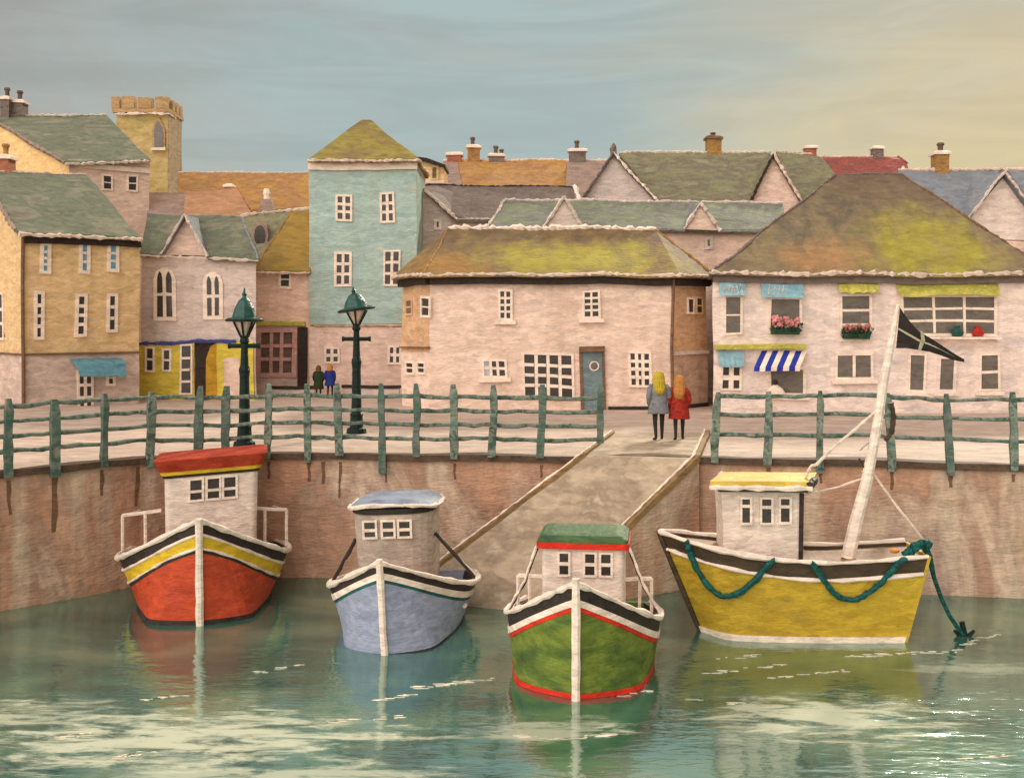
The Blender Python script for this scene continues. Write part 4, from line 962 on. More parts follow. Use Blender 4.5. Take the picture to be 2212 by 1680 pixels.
# ---------------------------------------------------------------- people
def skinned(name, nodes, edges, parent, m, sub=2, root=0):
    me = bpy.data.meshes.new(name + '_bones'); me.from_pydata([n[0] for n in nodes], edges, [])
    o = bpy.data.objects.new(name + '_bones', me); COL.objects.link(o)
    o.modifiers.new('s', 'SKIN'); sv = me.skin_vertices[0].data
    for i, n in enumerate(nodes): sv[i].radius = n[1] if isinstance(n[1], tuple) else (n[1], n[1]); sv[i].use_root = (i == root)
    q = o.modifiers.new('u', 'SUBSURF'); q.levels = sub; q.render_levels = sub
    dg = bpy.context.evaluated_depsgraph_get(); dg.update()
    nm = bpy.data.meshes.new_from_object(o.evaluated_get(dg)); bpy.data.objects.remove(o, do_unlink=True); bpy.data.meshes.remove(me)
    nm.name = name; nm.materials.clear()
    for mm in (m if isinstance(m, list) else [m]): nm.materials.append(mm)
    r = bpy.data.objects.new(name, nm); COL.objects.link(r); r.parent = parent
    for f in nm.polygons: f.use_smooth = True
    return r
def person(u, v, Y, H, rz, label, coat, hair, hairlen, coatlen, mood=0.0):
    b0 = W(u, v, Y); t = thing('person', Vector((b0.x, Y, QZ)), label, 'person', None, rz)
    k = H / 1.7     # local: x right, y forward (away from the camera), z up; hands in the coat pockets
    st = .09 + mood
    nodes = [((0, 0, .92), (.13, .1)), ((0, 0, 1.12), (.12, .09)), ((0, .01, 1.32), (.15, .1)), ((0, .01, 1.42), (.09, .07)), ((0, .02, 1.5), .055), ((0, .03, 1.58), (.075, .085)), ((0, .02, 1.66), (.07, .08)), ((0, .0, 1.7), .04)]
    edges = [(i, i + 1) for i in range(7)]
    for s in (-1, 1):
        o = len(nodes)
        nodes += [((s * .17, 0, 1.37), .06), ((s * .24, -.03, 1.13), .045), ((s * .2, .07, .93), .035), ((s * .15, .12, .87), .028)]
        edges += [(3, o), (o, o + 1), (o + 1, o + 2), (o + 2, o + 3)]
        o = len(nodes); yy = s * st
        nodes += [((s * .09, 0, .84), .085), ((s * .1, yy * .4 + .03, .47), .06), ((s * .1, yy - .03, .1), .04), ((s * .11, yy + .0, .05), .038), ((s * .13, yy + .17, .035), .03)]
        edges += [(0, o), (o, o + 1), (o + 1, o + 2), (o + 2, o + 3), (o + 3, o + 4)]
    nodes = [(Vector(p) * k, (tuple(x * k for x in r) if isinstance(r, tuple) else r * k)) for p, r in nodes]
    bd = skinned('body', nodes, edges, t, [M['trousers'], M['skin']], 2)
    for f in bd.data.polygons: f.material_index = 1 if f.center.z > 1.45 * k else 0
    # face: nose, eyes, mouth on the far side
    b = MB(); f = lambda x, y, z: (x * k, y * k, z * k)
    b.blob(f(0, .115, 1.57), .014 * k, 1, 1.3, 1.4); b.build('nose', M['skin'], t, local=True)
    for sx in (-.03, .03): b = MB(); b.blob(f(sx, .1, 1.6), .009 * k); b.build('eye', M['dark'], t, local=True)
    b = MB(); b.blob(f(0, .108, 1.53), .01 * k, 2.2, .6, .5); b.build('mouth', M['flower_red'], t, local=True)
    # coat
    def ring(z, rx, ry, yo=0, n=14, wob=.0): return [Vector(((rx * math.cos(2 * math.pi * i / n)) * (1 + uf(wob)), yo + ry * math.sin(2 * math.pi * i / n) * (1 + uf(wob)), z)) * k for i in range(n)]
    zb = coatlen
    b = MB(); b.loft([ring(zb, .285, .22, 0, wob=.05), ring(zb + .03, .29, .22, 0, wob=.04), ring((zb + 1.05) / 2, .255, .18, wob=.04), ring(1.05, .225, .15), ring(1.2, .22, .15), ring(1.33, .215, .145), ring(1.4, .17, .12), ring(1.45, .1, .09, .01), ring(1.49, .085, .08, .015)]); c = b.build('coat', M[coat], t, local=True, smooth=True)
    b = MB()
    for s in (-1, 1):
        pts = [(s * .17, 0, 1.4), (s * .225, -.02, 1.3), (s * .265, -.05, 1.12), (s * .25, .02, .96), (s * .21, .09, .88)]
        b.tube([Vector(p) * k for p in pts], [.06 * k, .075 * k, .068 * k, .06 * k, .05 * k], 8)
        b.tube([Vector((s * .2, -.16, 1.0)) * k, Vector((s * .185, -.175, .86)) * k], .012 * k, 5)
    b.build('sleeves', M[coat], c, local=True, smooth=True)
    # hair over the back of the head and down the back
    b = MB(); rg = []
    for i, (z, rx, ry, yo) in enumerate(((1.5 - hairlen, .07, .03, -.15), (1.5 - hairlen * .6, .12, .05, -.135), (1.5 - hairlen * .2, .125, .07, -.09), (1.55, .115, .1, -.02), (1.63, .112, .115, -.005), (1.69, .095, .1, .0), (1.735, .055, .06, .0), (1.75, .015, .02, 0))):
        rg.append(ring(z, rx, ry, yo, wob=.08))
    b.loft(rg)
    for q in range(22):     # locks falling from the crown
        a = R(-112 + 224 * q / 21 + uf(5)) - math.pi / 2; le = 1.5 - hairlen * random.uniform(.75, 1.12)
        ca, sa = math.cos(a), math.sin(a); bk = max(0, -sa)
        pts = [(ca * .02, sa * .02, 1.752), (ca * .1, sa * .1, 1.69), (ca * .122, sa * .125, 1.6), (ca * .13, sa * .1 - .03 * bk, 1.5), (ca * .125 + uf(.02), -.1 - .07 * bk + .02 * (1 - bk), (1.5 + le) / 2), (ca * .1 + uf(.03), -.12 - .05 * bk, le)]
        b.tube([Vector(p) * k for p in pts], [x * k for x in (.012, .022, .026, .027, .024, .008)], 5)
    b.build('hair', M[hair], t, local=True, smooth=True)
    return t
person(1423, 951, 30.6, 1.86, R(4), 'person with long yellow hair and a short grey coat, walking beside a red coat', 'coat_grey', 'blond', .32, .68, .04)
person(1467, 951, 30.6, 1.74, R(-5), 'person in a long red coat with auburn hair, at the head of the slipway', 'coat_red', 'auburn', .38, .58, .06)
person(688, 853, 48.6, 1.36, R(2), 'distant person in a dark green coat standing by the low wall', 'coat_green', 'brownhair', .1, .45)
person(713, 853, 48.4, 1.42, R(-4), 'distant person in a navy blue coat standing by the low wall', 'coat_blue', 'auburn', .1, .62)
# ================================================================ boats
class Hull:
    def __init__(s, L, rake, srake, B, Bs, sb, Bw, sw, zs, pw=2.0, keel=-.35, flare=.85, bp=2.4):
        s.bp = bp
        s.L, s.rake, s.srake, s.B, s.Bs, s.sb, s.Bw, s.sw, s.zs, s.pw, s.keel, s.flare = L, rake, srake, B, Bs, sb, Bw, sw, zs, pw, keel, flare
    def half(s, q):
        k = min(q / s.sb, 1); w = s.B * (1 - (1 - k) ** s.pw)
        if q > s.sb: w -= (s.B - s.Bs) * ((q - s.sb) / (1 - s.sb)) ** 2
        return w
    def wl(s, q):
        k = min(q / s.sw, 1); w = s.Bw * (1 - (1 - k) ** s.bp)
        if q > s.sb: w *= 1 - .12 * ((q - s.sb) / (1 - s.sb)) ** 2
        return w
    def P(s, q, side, z, inset=0.0):
        f = (z - s.keel) / (s.zs(q) - s.keel); f = max(0, f)
        x = s.wl(q) + (s.half(q) - s.wl(q)) * f ** s.flare
        y = s.L * q * (1 - f) + (-s.rake + (s.L + s.rake + s.srake) * q) * f
        return Vector((side * max(0, x - inset), y + (inset if q < .02 else 0), z))
    def strip(s, mb, za, zb, nz=3, th=.06, nq=22, out=0.0, sides=(-1, 1), q1=1.0):
        qs = [q1 * (i / nq) ** 1.5 for i in range(nq + 1)]
        for sd in sides:
            rings = []
            for q in qs:
                a, b = za(q), zb(q); o_ = [s.P(q, sd, a + (b - a) * i / nz, -out) for i in range(nz + 1)]
                i_ = [s.P(q, sd, a + (b - a) * i / nz, th) for i in range(nz, -1, -1)]
                rings.append(o_ + i_)
            mb.loft(rings)
    def line(s, dz, side, out=.02, q1=1.0, n=22):
        return [s.P(q1 * (i / n) ** 1.5, side, s.zs(q1 * (i / n) ** 1.5) - dz, -out) for i in range(n + 1)]
def jit(pts, a): return [Vector(p) + Vector((uf(a), uf(a), uf(a))) for p in pts]
def rail_line(h, dz, r, parent, name, m, q1=1.0, j=.3):
    for sd in (-1, 1):
        mb = MB(); pts = h.line(dz, sd, r * .5, q1); mb.tube(jit(pts, r * .12), [r * random.uniform(1 - j, 1 + j) for _ in pts], 7); mb.build(name, M[m], parent, local=True)
def stem(h, parent, m, w=.075, top=.1, z0=-.3):
    mb = MB(); n = 9; pts = []
    for i in range(n + 1):
        z = z0 + (h.zs(0) + top - z0) * i / n; p = h.P(0, 1, min(z, h.zs(0))); pts.append(Vector((uf(.006), p.y - .03, z)))
    mb.tube(pts, [w * random.uniform(.9, 1.12) for _ in pts], 8, sq=True); return mb.build('stem_post', M[m], parent, local=True)
def deck(h, parent, drop, m='b_deck', inset=.05):
    mb = MB(); qs = [i / 16 for i in range(17)]; n = len(qs)
    for q in qs:
        z = h.zs(q) - drop
        for sd in (-1, 1): mb.v.append(h.P(q, sd, z, inset))
    for i in range(n - 1): mb.f.append([2 * i, 2 * i + 1, 2 * i + 3, 2 * i + 2]); mb.m.append(0)
    return mb.build('deck', M[m], parent, local=True)
def transom(h, parent, m, drop=0.0):
    mb = MB(); Ls = [h.P(1, -1, h.keel + (h.zs(1) - drop - h.keel) * i / 5) for i in range(6)]; Rs = [h.P(1, 1, p.z) for p in Ls]
    mb.prism(Ls + Rs[::-1], (0, .06, 0)); return mb.build('transom', M[m], parent, local=True)
def rrect(cx, y0, y1, w, rf=.2, rb=.08, n=5):
    """plan outline of a wheelhouse, front (low y) corners rounded by rf"""
    pts = []
    for (sx, yy, r, a0) in ((1, y0, rf, -90), (1, y1, rb, 0), (-1, y1, rb, 90), (-1, y0, rf, 180)):
        c = (cx + sx * (w / 2 - r), yy + (r if yy == y0 else -r))
        for i in range(n + 1):
            a = R(a0 + 90 * i / n); pts.append((c[0] + r * math.cos(a), c[1] + r * math.sin(a)))
    return pts
def sc(pl, f, cx, cy): return [((x - cx) * f + cx, (y - cy) * f + cy) for x, y in pl]
def lift(pl, z, tilt=0.0, cx=0.0, crown=0.0, hw=1.0): return [Vector((x, y, z + (x - cx) * tilt + crown * (1 - ((x - cx) / hw) ** 2))) for x, y in pl]
def cabin_window(parent, cx, y, z0, z1, w, rows, tilt=0.0, x0=0.0, split=.58, frame='b_white', fr=.05):
    """one window: rows of panes, the upper taller"""
    def q(x, zz): return zz + (x - x0) * tilt
    a, b_ = cx - w / 2, cx + w / 2; mb = MB(); pn = MB()
    def bx(m_, xa, xb, za, zb, ya, yb): m_.box8([(xa, ya, q(xa, za)), (xb, ya, q(xb, za)), (xb, yb, q(xb, za)), (xa, yb, q(xa, za)), (xa, ya, q(xa, zb)), (xb, ya, q(xb, zb)), (xb, yb, q(xb, zb)), (xa, yb, q(xa, zb))])
    bx(mb, a - fr, a, z0 - fr, z1 + fr, y - .04, y - .002); bx(mb, b_, b_ + fr, z0 - fr, z1 + fr, y - .04, y - .002)
    bx(mb, a, b_, z0 - fr, z0, y - .045, y - .002); bx(mb, a, b_, z1, z1 + fr, y - .04, y - .002)
    zm = z0 + (z1 - z0) * (1 - split); bx(mb, a, b_, zm - .03, zm + .03, y - .035, y - .002)
    bx(pn, a, b_, z0, z1, y - .016, y - .003)
    mb.build('window_frame', M[frame], parent, local=True); pn.build('window_pane', M['dark'], parent, local=True)
def cabin(parent, pl, z0, z1, m, tilt, cx, cy, ftop=1.0, fbot=1.0):
    mb = MB(); mb.loft([lift(sc(pl, fbot, cx, cy), z0), lift(sc(pl, (fbot + ftop) / 2, cx, cy), (z0 + z1) / 2, tilt * .5, cx), lift(sc(pl, ftop, cx, cy), z1, tilt, cx)])
    return mb.build('cabin', M[m], parent, local=True)
def cable(parent, pts, r=.022, m='b_black', name='stay', j=.01, lab=None):
    mb = MB(); pts = [Vector(p) for p in pts]; full = []
    for a, b_ in zip(pts, pts[1:]): full += [a.lerp(b_, i / 6) + Vector((uf(j), uf(j), uf(j))) for i in range(6)]
    full.append(pts[-1]); mb.tube(full, [r * random.uniform(.75, 1.25) for _ in full], 6); return mb.build(name, M[m], parent, local=True)

# ---- red boat
p = W(432, 1349, 22.95)
t = thing('fishing_boat', Vector((p.x, p.y, 0)), 'red hulled fishing boat with yellow stripe and flat red cabin roof', 'fishing boat', 'boats moored below the quay', R(13))
zs = lambda q: 2.2 - 1.2 * (1 - (1 - min(q / .62, 1)) ** 1.8) - .35 * max(0, q - .62)
h = Hull(4.1, .4, .1, 1.86, 1.5, .62, 1.25, .2, zs, bp=5)
mb = MB(); h.strip(mb, lambda q: .1, lambda q: zs(q) - .66, 6); mb.build('hull', M['b_red'], t, local=True)
mb = MB(); h.strip(mb, lambda q: h.keel, lambda q: .098, 2); mb.build('boot_stripe', M['b_black'], t, local=True)
mb = MB(); h.strip(mb, lambda q: zs(q) - .26, lambda q: zs(q) - .002, 2, .1); mb.build('bulwark', M['b_black'], t, local=True)
mb = MB(); h.strip(mb, lambda q: zs(q) - .56, lambda q: zs(q) - .262, 2, out=.008); mb.build('yellow_stripe', M['b_yel'], t, local=True)
mb = MB(); h.strip(mb, lambda q: zs(q) - .658, lambda q: zs(q) - .562, 2); mb.build('black_stripe', M['b_black'], t, local=True)
rail_line(h, -.015, .06, t, 'gunwale', 'b_white'); rail_line(h, .27, .032, t, 'rubbing_strake', 'b_white'); rail_line(h, .565, .026, t, 'rubbing_strake', 'b_white', j=.6)
stem(h, t, 'b_white', .08, .05); deck(h, t, .3); transom(h, t, 'b_red')
cx, y0, tl = .14, 2.25, .06
pl = rrect(cx, y0, y0 + 1.45, 2.05, .14); c = cabin(t, pl, .72, 2.78, 'b_cabin', tl, cx, y0 + .72, 1.0, .97)
for k, x in enumerate((-.28, .1, .46)): cabin_window(c, cx + x - .05, y0, 2.26, 2.7, .25, 2, tl, cx)
mb = MB(); mb.loft([lift(sc(pl, 1.03, cx, y0 + .72), 2.785, tl, cx), lift(sc(pl, 1.06, cx, y0 + .72), 2.845, tl, cx)]); rf = None
u_ = mb.build('roof_trim', M['b_black'], c, local=True)
mb = MB(); mb.loft([lift(sc(pl, 1.07, cx, y0 + .72), 2.85, tl, cx), lift(sc(pl, 1.1, cx, y0 + .72), 2.93, tl, cx)]); yl = mb
mb = MB(); mb.loft([lift(sc(pl, 1.11, cx, y0 + .72), 2.935, tl, cx), lift(sc(pl, 1.22, cx, y0 + .72), 3.2, tl, cx), lift(sc(pl, 1.15, cx, y0 + .72), 3.22, tl, cx)]); rf = mb.build('cabin_roof', M['b_redroof'], t, local=True)
yl.build('roof_trim', M['b_yel'], rf, local=True)
for sd, q0 in ((-1, .72), (1, .72)):
    a, e_ = h.P(q0, sd, zs(q0)), h.P(.98, sd, zs(.98)); tp = Vector((0, 0, .86)); inn = Vector((-sd * .62, 0, .06))
    mb = MB(); mb.tube(jit([a + tp, a + tp + inn * .5, a + tp + inn * 1.35], .012), .045, 6); mb.tube(jit([a + tp, e_ + tp], .01), .04, 6)
    mb.tube(jit([a, a + tp * .5, a + tp], .012), .04, 6); mb.tube(jit([a + inn * .8 - Vector((0, 0, .3)), a + inn * .8 + tp], .012), .04, 6); mb.tube([e_, e_ + tp], .04, 6)
    mb.build('railing', M['b_white'], t, local=True)

# ---- blue grey boat
p = W(832, 1411, 20.92)
t = thing('fishing_boat', Vector((p.x, p.y, 0)), 'blue grey fishing boat with rounded grey cabin and domed roof', 'fishing boat', 'boats moored below the quay', R(-4))
t.rotation_euler = (0, R(-2.2), R(-4))
zs = lambda q: 1.74 - .9 * (1 - (1 - min(q / .62, 1)) ** 1.8) - .35 * max(0, q - .62)
h = Hull(3.7, .2, .1, 1.52, 1.2, .62, 1.0, .24, zs, bp=4.5)
mb = MB(); h.strip(mb, lambda q: .0, lambda q: zs(q) - .36, 6); mb.build('hull', M['b_blue'], t, local=True)
mb = MB(); h.strip(mb, lambda q: h.keel, lambda q: -.002, 2); mb.build('boot_stripe', M['b_black'], t, local=True)
mb = MB(); h.strip(mb, lambda q: zs(q) - .17, lambda q: zs(q) - .002, 2, .1); mb.build('bulwark', M['b_black'], t, local=True)
mb = MB(); h.strip(mb, lambda q: zs(q) - .3, lambda q: zs(q) - .172, 2, out=.025); mb.build('white_stripe', M['b_white'], t, local=True)
mb = MB(); h.strip(mb, lambda q: zs(q) - .358, lambda q: zs(q) - .302, 2, out=.012); mb.build('teal_stripe', M['b_teal'], t, local=True)
rail_line(h, -.01, .05, t, 'gunwale', 'b_white', j=.45)
stem(h, t, 'b_white', .068, .08); deck(h, t, .25); transom(h, t, 'b_blue')
cx, y0 = -.16, 1.85
pl = rrect(cx, y0, y0 + 1.6, 1.7, .58, .3); c = cabin(t, pl, .5, 2.3, 'b_cabin_grey', 0, cx, y0 + .8, 1.0, .93)
for x in (-.36, .02, .36): cabin_window(c, cx + x - .06, y0 - .005 if abs(x) < .4 else y0, 1.86, 2.16, .22, 2, 0, cx, .55, fr=.045)
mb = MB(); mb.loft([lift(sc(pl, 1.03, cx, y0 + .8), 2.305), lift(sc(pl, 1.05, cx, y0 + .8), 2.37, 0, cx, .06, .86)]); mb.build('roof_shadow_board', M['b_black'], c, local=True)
mb = MB(); mb.loft([lift(sc(pl, 1.1, cx, y0 + .8), 2.375, 0, cx, .1, .95), lift(sc(pl, 1.1, cx, y0 + .8), 2.42, 0, cx, .12, .95), lift(sc(pl, .95, cx, y0 + .8), 2.49, 0, cx, .13, .9), lift(sc(pl, .6, cx, y0 + .8), 2.55, 0, cx, .08, .6), lift(sc(pl, .15, cx, y0 + .8), 2.6, 0, cx, 0, .6)]); rf = mb.build('cabin_roof', M['b_blueroof'], t, local=True, smooth=False)
mb = MB(); pts = lift(sc(pl, 1.1, cx, y0 + .8), 2.4, 0, cx, .11, .95); mb.rough(pts + [pts[0]], .042); mb.build('roof_trim', M['b_white'], rf, local=True)
cable(t, [(cx - .84, 2.4, 1.72), h.P(.62, -1, zs(.62))], .04); cable(t, [(cx + .84, 2.4, 1.8), h.P(.64, 1, zs(.64))], .035); cable(t, [(cx + .86, 2.7, 1.7), h.P(.72, 1, zs(.72))], .02, 'b_white')
mb = MB(); q0 = h.P(.5, 1, .42); mb.blob(q0, .07, 1, 2, .7); mb.build('hull_highlight', M['b_white'], t, local=True)  # white blob stands for a highlight on the hull planks

# ---- green boat
p = W(1245, 1510, 18.37)
t = thing('fishing_boat', Vector((p.x, p.y, 0)), 'green hulled fishing boat with red trim lines and dark green cabin roof', 'fishing boat', 'boats moored below the quay', R(-7))
zs = lambda q: 1.93 - 1.05 * (1 - (1 - min(q / .62, 1)) ** 1.7) - .3 * max(0, q - .62)
h = Hull(3.4, .12, .1, 1.41, 1.2, .62, 1.2, .26, zs)
mb = MB(); h.strip(mb, lambda q: .09, lambda q: zs(q) - .44, 6); mb.build('hull', M['b_green'], t, local=True)
mb = MB(); h.strip(mb, lambda q: .005, lambda q: .088, 2, out=.012); mb.build('waterline_stripe', M['b_brightred'], t, local=True)
mb = MB(); h.strip(mb, lambda q: h.keel, lambda q: .003, 2); mb.build('boot_stripe', M['b_black'], t, local=True)
mb = MB(); h.strip(mb, lambda q: zs(q) - .24, lambda q: zs(q) - .002, 2, .1); mb.build('bulwark', M['b_black'], t, local=True)
mb = MB(); h.strip(mb, lambda q: zs(q) - .36, lambda q: zs(q) - .242, 2, out=.03); mb.build('white_stripe', M['b_white'], t, local=True)
mb = MB(); h.strip(mb, lambda q: zs(q) - .438, lambda q: zs(q) - .362, 2, out=.015); mb.build('red_stripe', M['b_brightred'], t, local=True)
rail_line(h, -.012, .05, t, 'gunwale', 'b_white', j=.4)
stem(h, t, 'b_white', .074, .1); deck(h, t, .28); transom(h, t, 'b_green')
cx, y0 = 0, 1.8
pl = rrect(cx, y0, y0 + 1.25, 1.5, .1); c = cabin(t, pl, .5, 2.12, 'b_cabin', 0, cx, y0 + .62)
for x in (-.34, .13, .42): cabin_window(c, cx + x, y0, 1.66, 2.04, .16 if x < 0 else .17, 2, 0, cx, .5, fr=.04)
mb = MB(); mb.loft([lift(sc(pl, 1.12, cx, y0 + .62), 2.125), lift(sc(pl, 1.13, cx, y0 + .62), 2.235)]); tr = mb
mb = MB(); mb.loft([lift(sc(pl, 1.1, cx, y0 + .62), 2.238), lift(sc(pl, 1.09, cx, y0 + .62), 2.3), lift(sc(pl, .98, cx, y0 + .62), 2.36), lift(sc(pl, .8, cx, y0 + .62), 2.38)]); rf = mb.build('cabin_roof', M['b_greenroof'], t, local=True)
tr.build('roof_trim', M['b_brightred'], rf, local=True)
for sd in (-1, 1):
    q = h.P(.6, sd, zs(.6)); cable(t, [(sd * .84, y0 + .05, 2.16), Vector((sd * 1.08, q.y - .1, 1.5)), q], .026, 'b_white'); cable(t, [(sd * .82, y0 + .1, 2.12), Vector((sd * 1.06, q.y, 1.48)), q + Vector((-sd * .03, .1, 0))], .02)
    mb = MB(); mb.tube(jit([(sd * .75, y0 + .5, 1.48), (sd * 1.02, y0 + .5, 1.5), (sd * 1.24, y0 + .5, 1.5)], .01), .045, 6); mb.tube(jit([(sd * 1.02, y0 + .5, .7), (sd * 1.02, y0 + .5, 1.48)], .01), .035, 6); mb.tube([(sd * 1.24, y0 + .5, .75), (sd * 1.24, y0 + .5, 1.5)], .035, 6)
    mb.build('railing', M['b_white'], t, local=True)

# ---- yellow boat, side on
p = W(1531, 1372, 22.45)
YB = thing('fishing_boat', Vector((p.x, p.y, 0)), 'yellow fishing boat seen side on, with tall white mast and yellow cabin roof', 'fishing boat', 'boats moored below the quay', R(-93))
t = YB
zs = lambda q: 2.0 - .42 * (1 - (1 - min(q / .62, 1)) ** 1.7) + .45 * max(0, q - .66) ** 1.2
h = Hull(3.62, .98, .5, .86, .74, .42, .66, .2, zs, pw=2.4)
YH = h; YZ = zs
mb = MB(); h.strip(mb, lambda q: .12, lambda q: zs(q) - .34, 6); mb.build('hull', M['b_yhull'], t, local=True)
mb = MB(); h.strip(mb, lambda q: .0, lambda q: .118, 2, out=.03); mb.build('waterline_stripe', M['b_white'], t, local=True)
mb = MB(); h.strip(mb, lambda q: h.keel, lambda q: -.002, 2); mb.build('boot_stripe', M['b_black'], t, local=True)
mb = MB(); h.strip(mb, lambda q: zs(q) - .338, lambda q: zs(q) - .002, 2, .1); mb.build('bulwark', M['b_dkband'], t, local=True)
rail_line(h, -.01, .05, t, 'gunwale', 'b_white', j=.45); rail_line(h, .34, .035, t, 'rubbing_strake', 'b_white', j=.5)
stem(h, t, 'b_dkband', .06, .02); deck(h, t, .06); transom(h, t, 'b_yhull')
# wheelhouse: local y runs along the boat (to the right in view), +x faces the water
pl = [(.52, .22), (.52, 1.78), (-.5, 1.78), (-.5, .22)]
pl = [(x, y) for x, y in pl]
mb = MB(); mb.loft([[Vector((x, y, 1.5)) for x, y in pl], [Vector((x, y, 2.2)) for x, y in pl], [Vector((x * 1.02, y + (-.04 if y < 1 else .03), 2.9)) for x, y in pl]]); c = mb.build('cabin', M['b_cabin'], t, local=True)
def side_window(yc, w, z0, z1, split):
    mb = MB(); pn = MB(); a, b_ = yc - w / 2, yc + w / 2; f = .045; X = .536
    mb.box(X, X + .04, a - f, a, z0 - f, z1 + f); mb.box(X, X + .04, b_, b_ + f, z0 - f, z1 + f); mb.box(X, X + .045, a, b_, z0 - f, z0); mb.box(X, X + .04, a, b_, z1, z1 + f)
    zm = z0 + (z1 - z0) * split; mb.box(X, X + .035, a, b_, zm - .03, zm + .03); pn.box(X + .001, X + .015, a, b_, z0, z1)
    mb.build('window_frame', M['b_white'], c, local=True); pn.build('window_pane', M['dark'], c, local=True)
side_window(.66, .15, 2.3, 2.76, .7); side_window(1.06, .18, 2.3, 2.76, .66); side_window(1.42, .17, 2.32, 2.77, .66)
mb = MB(); mb.tube([(.56, 1.72, 1.55), (.57, 1.74, 2.88)], .045, 6); mb.build('corner_post', M['b_black'], c, local=True)
mb = MB(); mb.box(-.5, .6, .12, 1.86, 2.905, 2.99); mb.build('roof_board', M['b_dkband'], c, local=True)
rp_ = [(.72, -.06), (.74, 1.92), (-.72, 2.3), (-.72, .36)]
mb = MB(); mb.loft([[Vector((x, y, 2.995)) for x, y in rp_], [Vector((x, y, 3.05)) for x, y in rp_], [Vector((x * .95, y, 3.13)) for x, y in rp_]]); rf = mb.build('cabin_roof', M['b_yroof'], t, local=True)
mb = MB(); mb.rough([(.74, 1.92, 3.0), (.74, -.06, 3.0), (-.72, .36, 3.1)], .045); mb.build('roof_trim', M['b_white'], rf, local=True)
mb = MB(); mb.tube([(.75, 1.86, 3.06), (.2, 2.06, 3.08)], .08, 8); mb.build('roof_end_roll', M['b_black'], rf, local=True)
# the rest of the rigging is laid out in world space and carried into the boat
def loc(pt): 
    return Matrix.Rotation(R(93), 4, 'Z') @ (Vector(pt) - YB.location)
MY = 22.2
mb = MB(); mp = [W(u, v, MY) for u, v in ((1832, 1205), (1848, 1130), (1872, 1040), (1893, 930), (1910, 820), (1927, 730), (1940, 658))]
mb.tube([loc(q) for q in mp], [.145, .135, .115, .1, .09, .07, .035], 10); mb.build('mast', M['b_white'], t, local=True)
def rig(uv, r, m, Y=MY, name='rigging', par=None):
    pts = [loc(W(a[0], a[1], a[2] if len(a) > 2 else Y)) for a in uv]
    return cable(par or t, pts, r, m, name, .006)
rig([(1899, 882), (1850, 925), (1800, 966), (1765, 1003), (1752, 1006), (1740, 1030)], .032, 'rope_white')
rig([(1872, 1030), (1810, 1052), (1742, 1066)], .022, 'rope_white'); rig([(1886, 1022), (1935, 1090), (1975, 1140), (2008, 1186)], .026, 'rope_white')
rig([(1925, 760), (1905, 800), (1897, 840), (1899, 872)], .018, 'rope_white'); rig([(1893, 940), (1870, 962), (1858, 972)], .016, 'chim_grey' if False else 'b_cabin_grey'); rig([(1874, 1022), (1862, 1000), (1856, 990)], .018, 'b_black')
rig([(1866, 1016), (1874, 1024), (1884, 1016)], .05, 'rope_white'); rig([(1925, 870), (1930, 900), (1926, 935), (1912, 952)], .05, 'b_dkband')
# flag
o = thing('flag', W(1938, 760, MY), 'black flag with cream cross flying from the yellow boat mast', 'flag')
top = [(1944, 664), (1962, 690), (1985, 716), (2010, 730), (2038, 748), (2062, 764), (2083, 776)]
bot = [(1936, 752), (1958, 752), (1984, 756), (2008, 760), (2034, 768), (2060, 778), (2083, 782)]
mb = MB(); wv = [.0, .05, .09, .06, -.02, -.06, -.04]
nu = 6
def fl(i, f, off=0.0):
    a, b_ = W(*top[i], MY - .05 - wv[i]), W(*bot[i], MY - .05 - wv[i] * 1.3); return a.lerp(b_, f) + Vector((0, off, 0))
for i in range(6):
    for k in range(nu): mb.prism([fl(i, k / nu), fl(i + 1, k / nu), fl(i + 1, (k + 1) / nu), fl(i, (k + 1) / nu)], (0, .012, 0))
fo = mb.build('cloth', M['flag'], o, warp=False)
mb = MB()
for i, (a, b_) in enumerate(((.5, .54), (.46, .54), (.42, .54), (.42, .52), (.42, .48))):
    a2, b2 = ((.46, .54), (.42, .54), (.42, .52), (.42, .48), (.44, .46))[i]
    mb.prism([fl(i, a, -.006), fl(i + 1, a2, -.006), fl(i + 1, b2, -.006), fl(i, b_, -.006)], (0, .004, 0))
fm = lambda f, g: fl(2, f, -.012).lerp(fl(3, f, -.012), g)
mb.prism([fm(-.1, .1), fm(-.1, .4), fm(.41, .55), fm(.41, .2)], (0, .004, 0)); mb.prism([fm(.55, .1), fm(.55, .45), fm(1, .2), fm(1, -.05)], (0, .004, 0))
mb.build('cross', M['flagcross'], fo, warp=False)

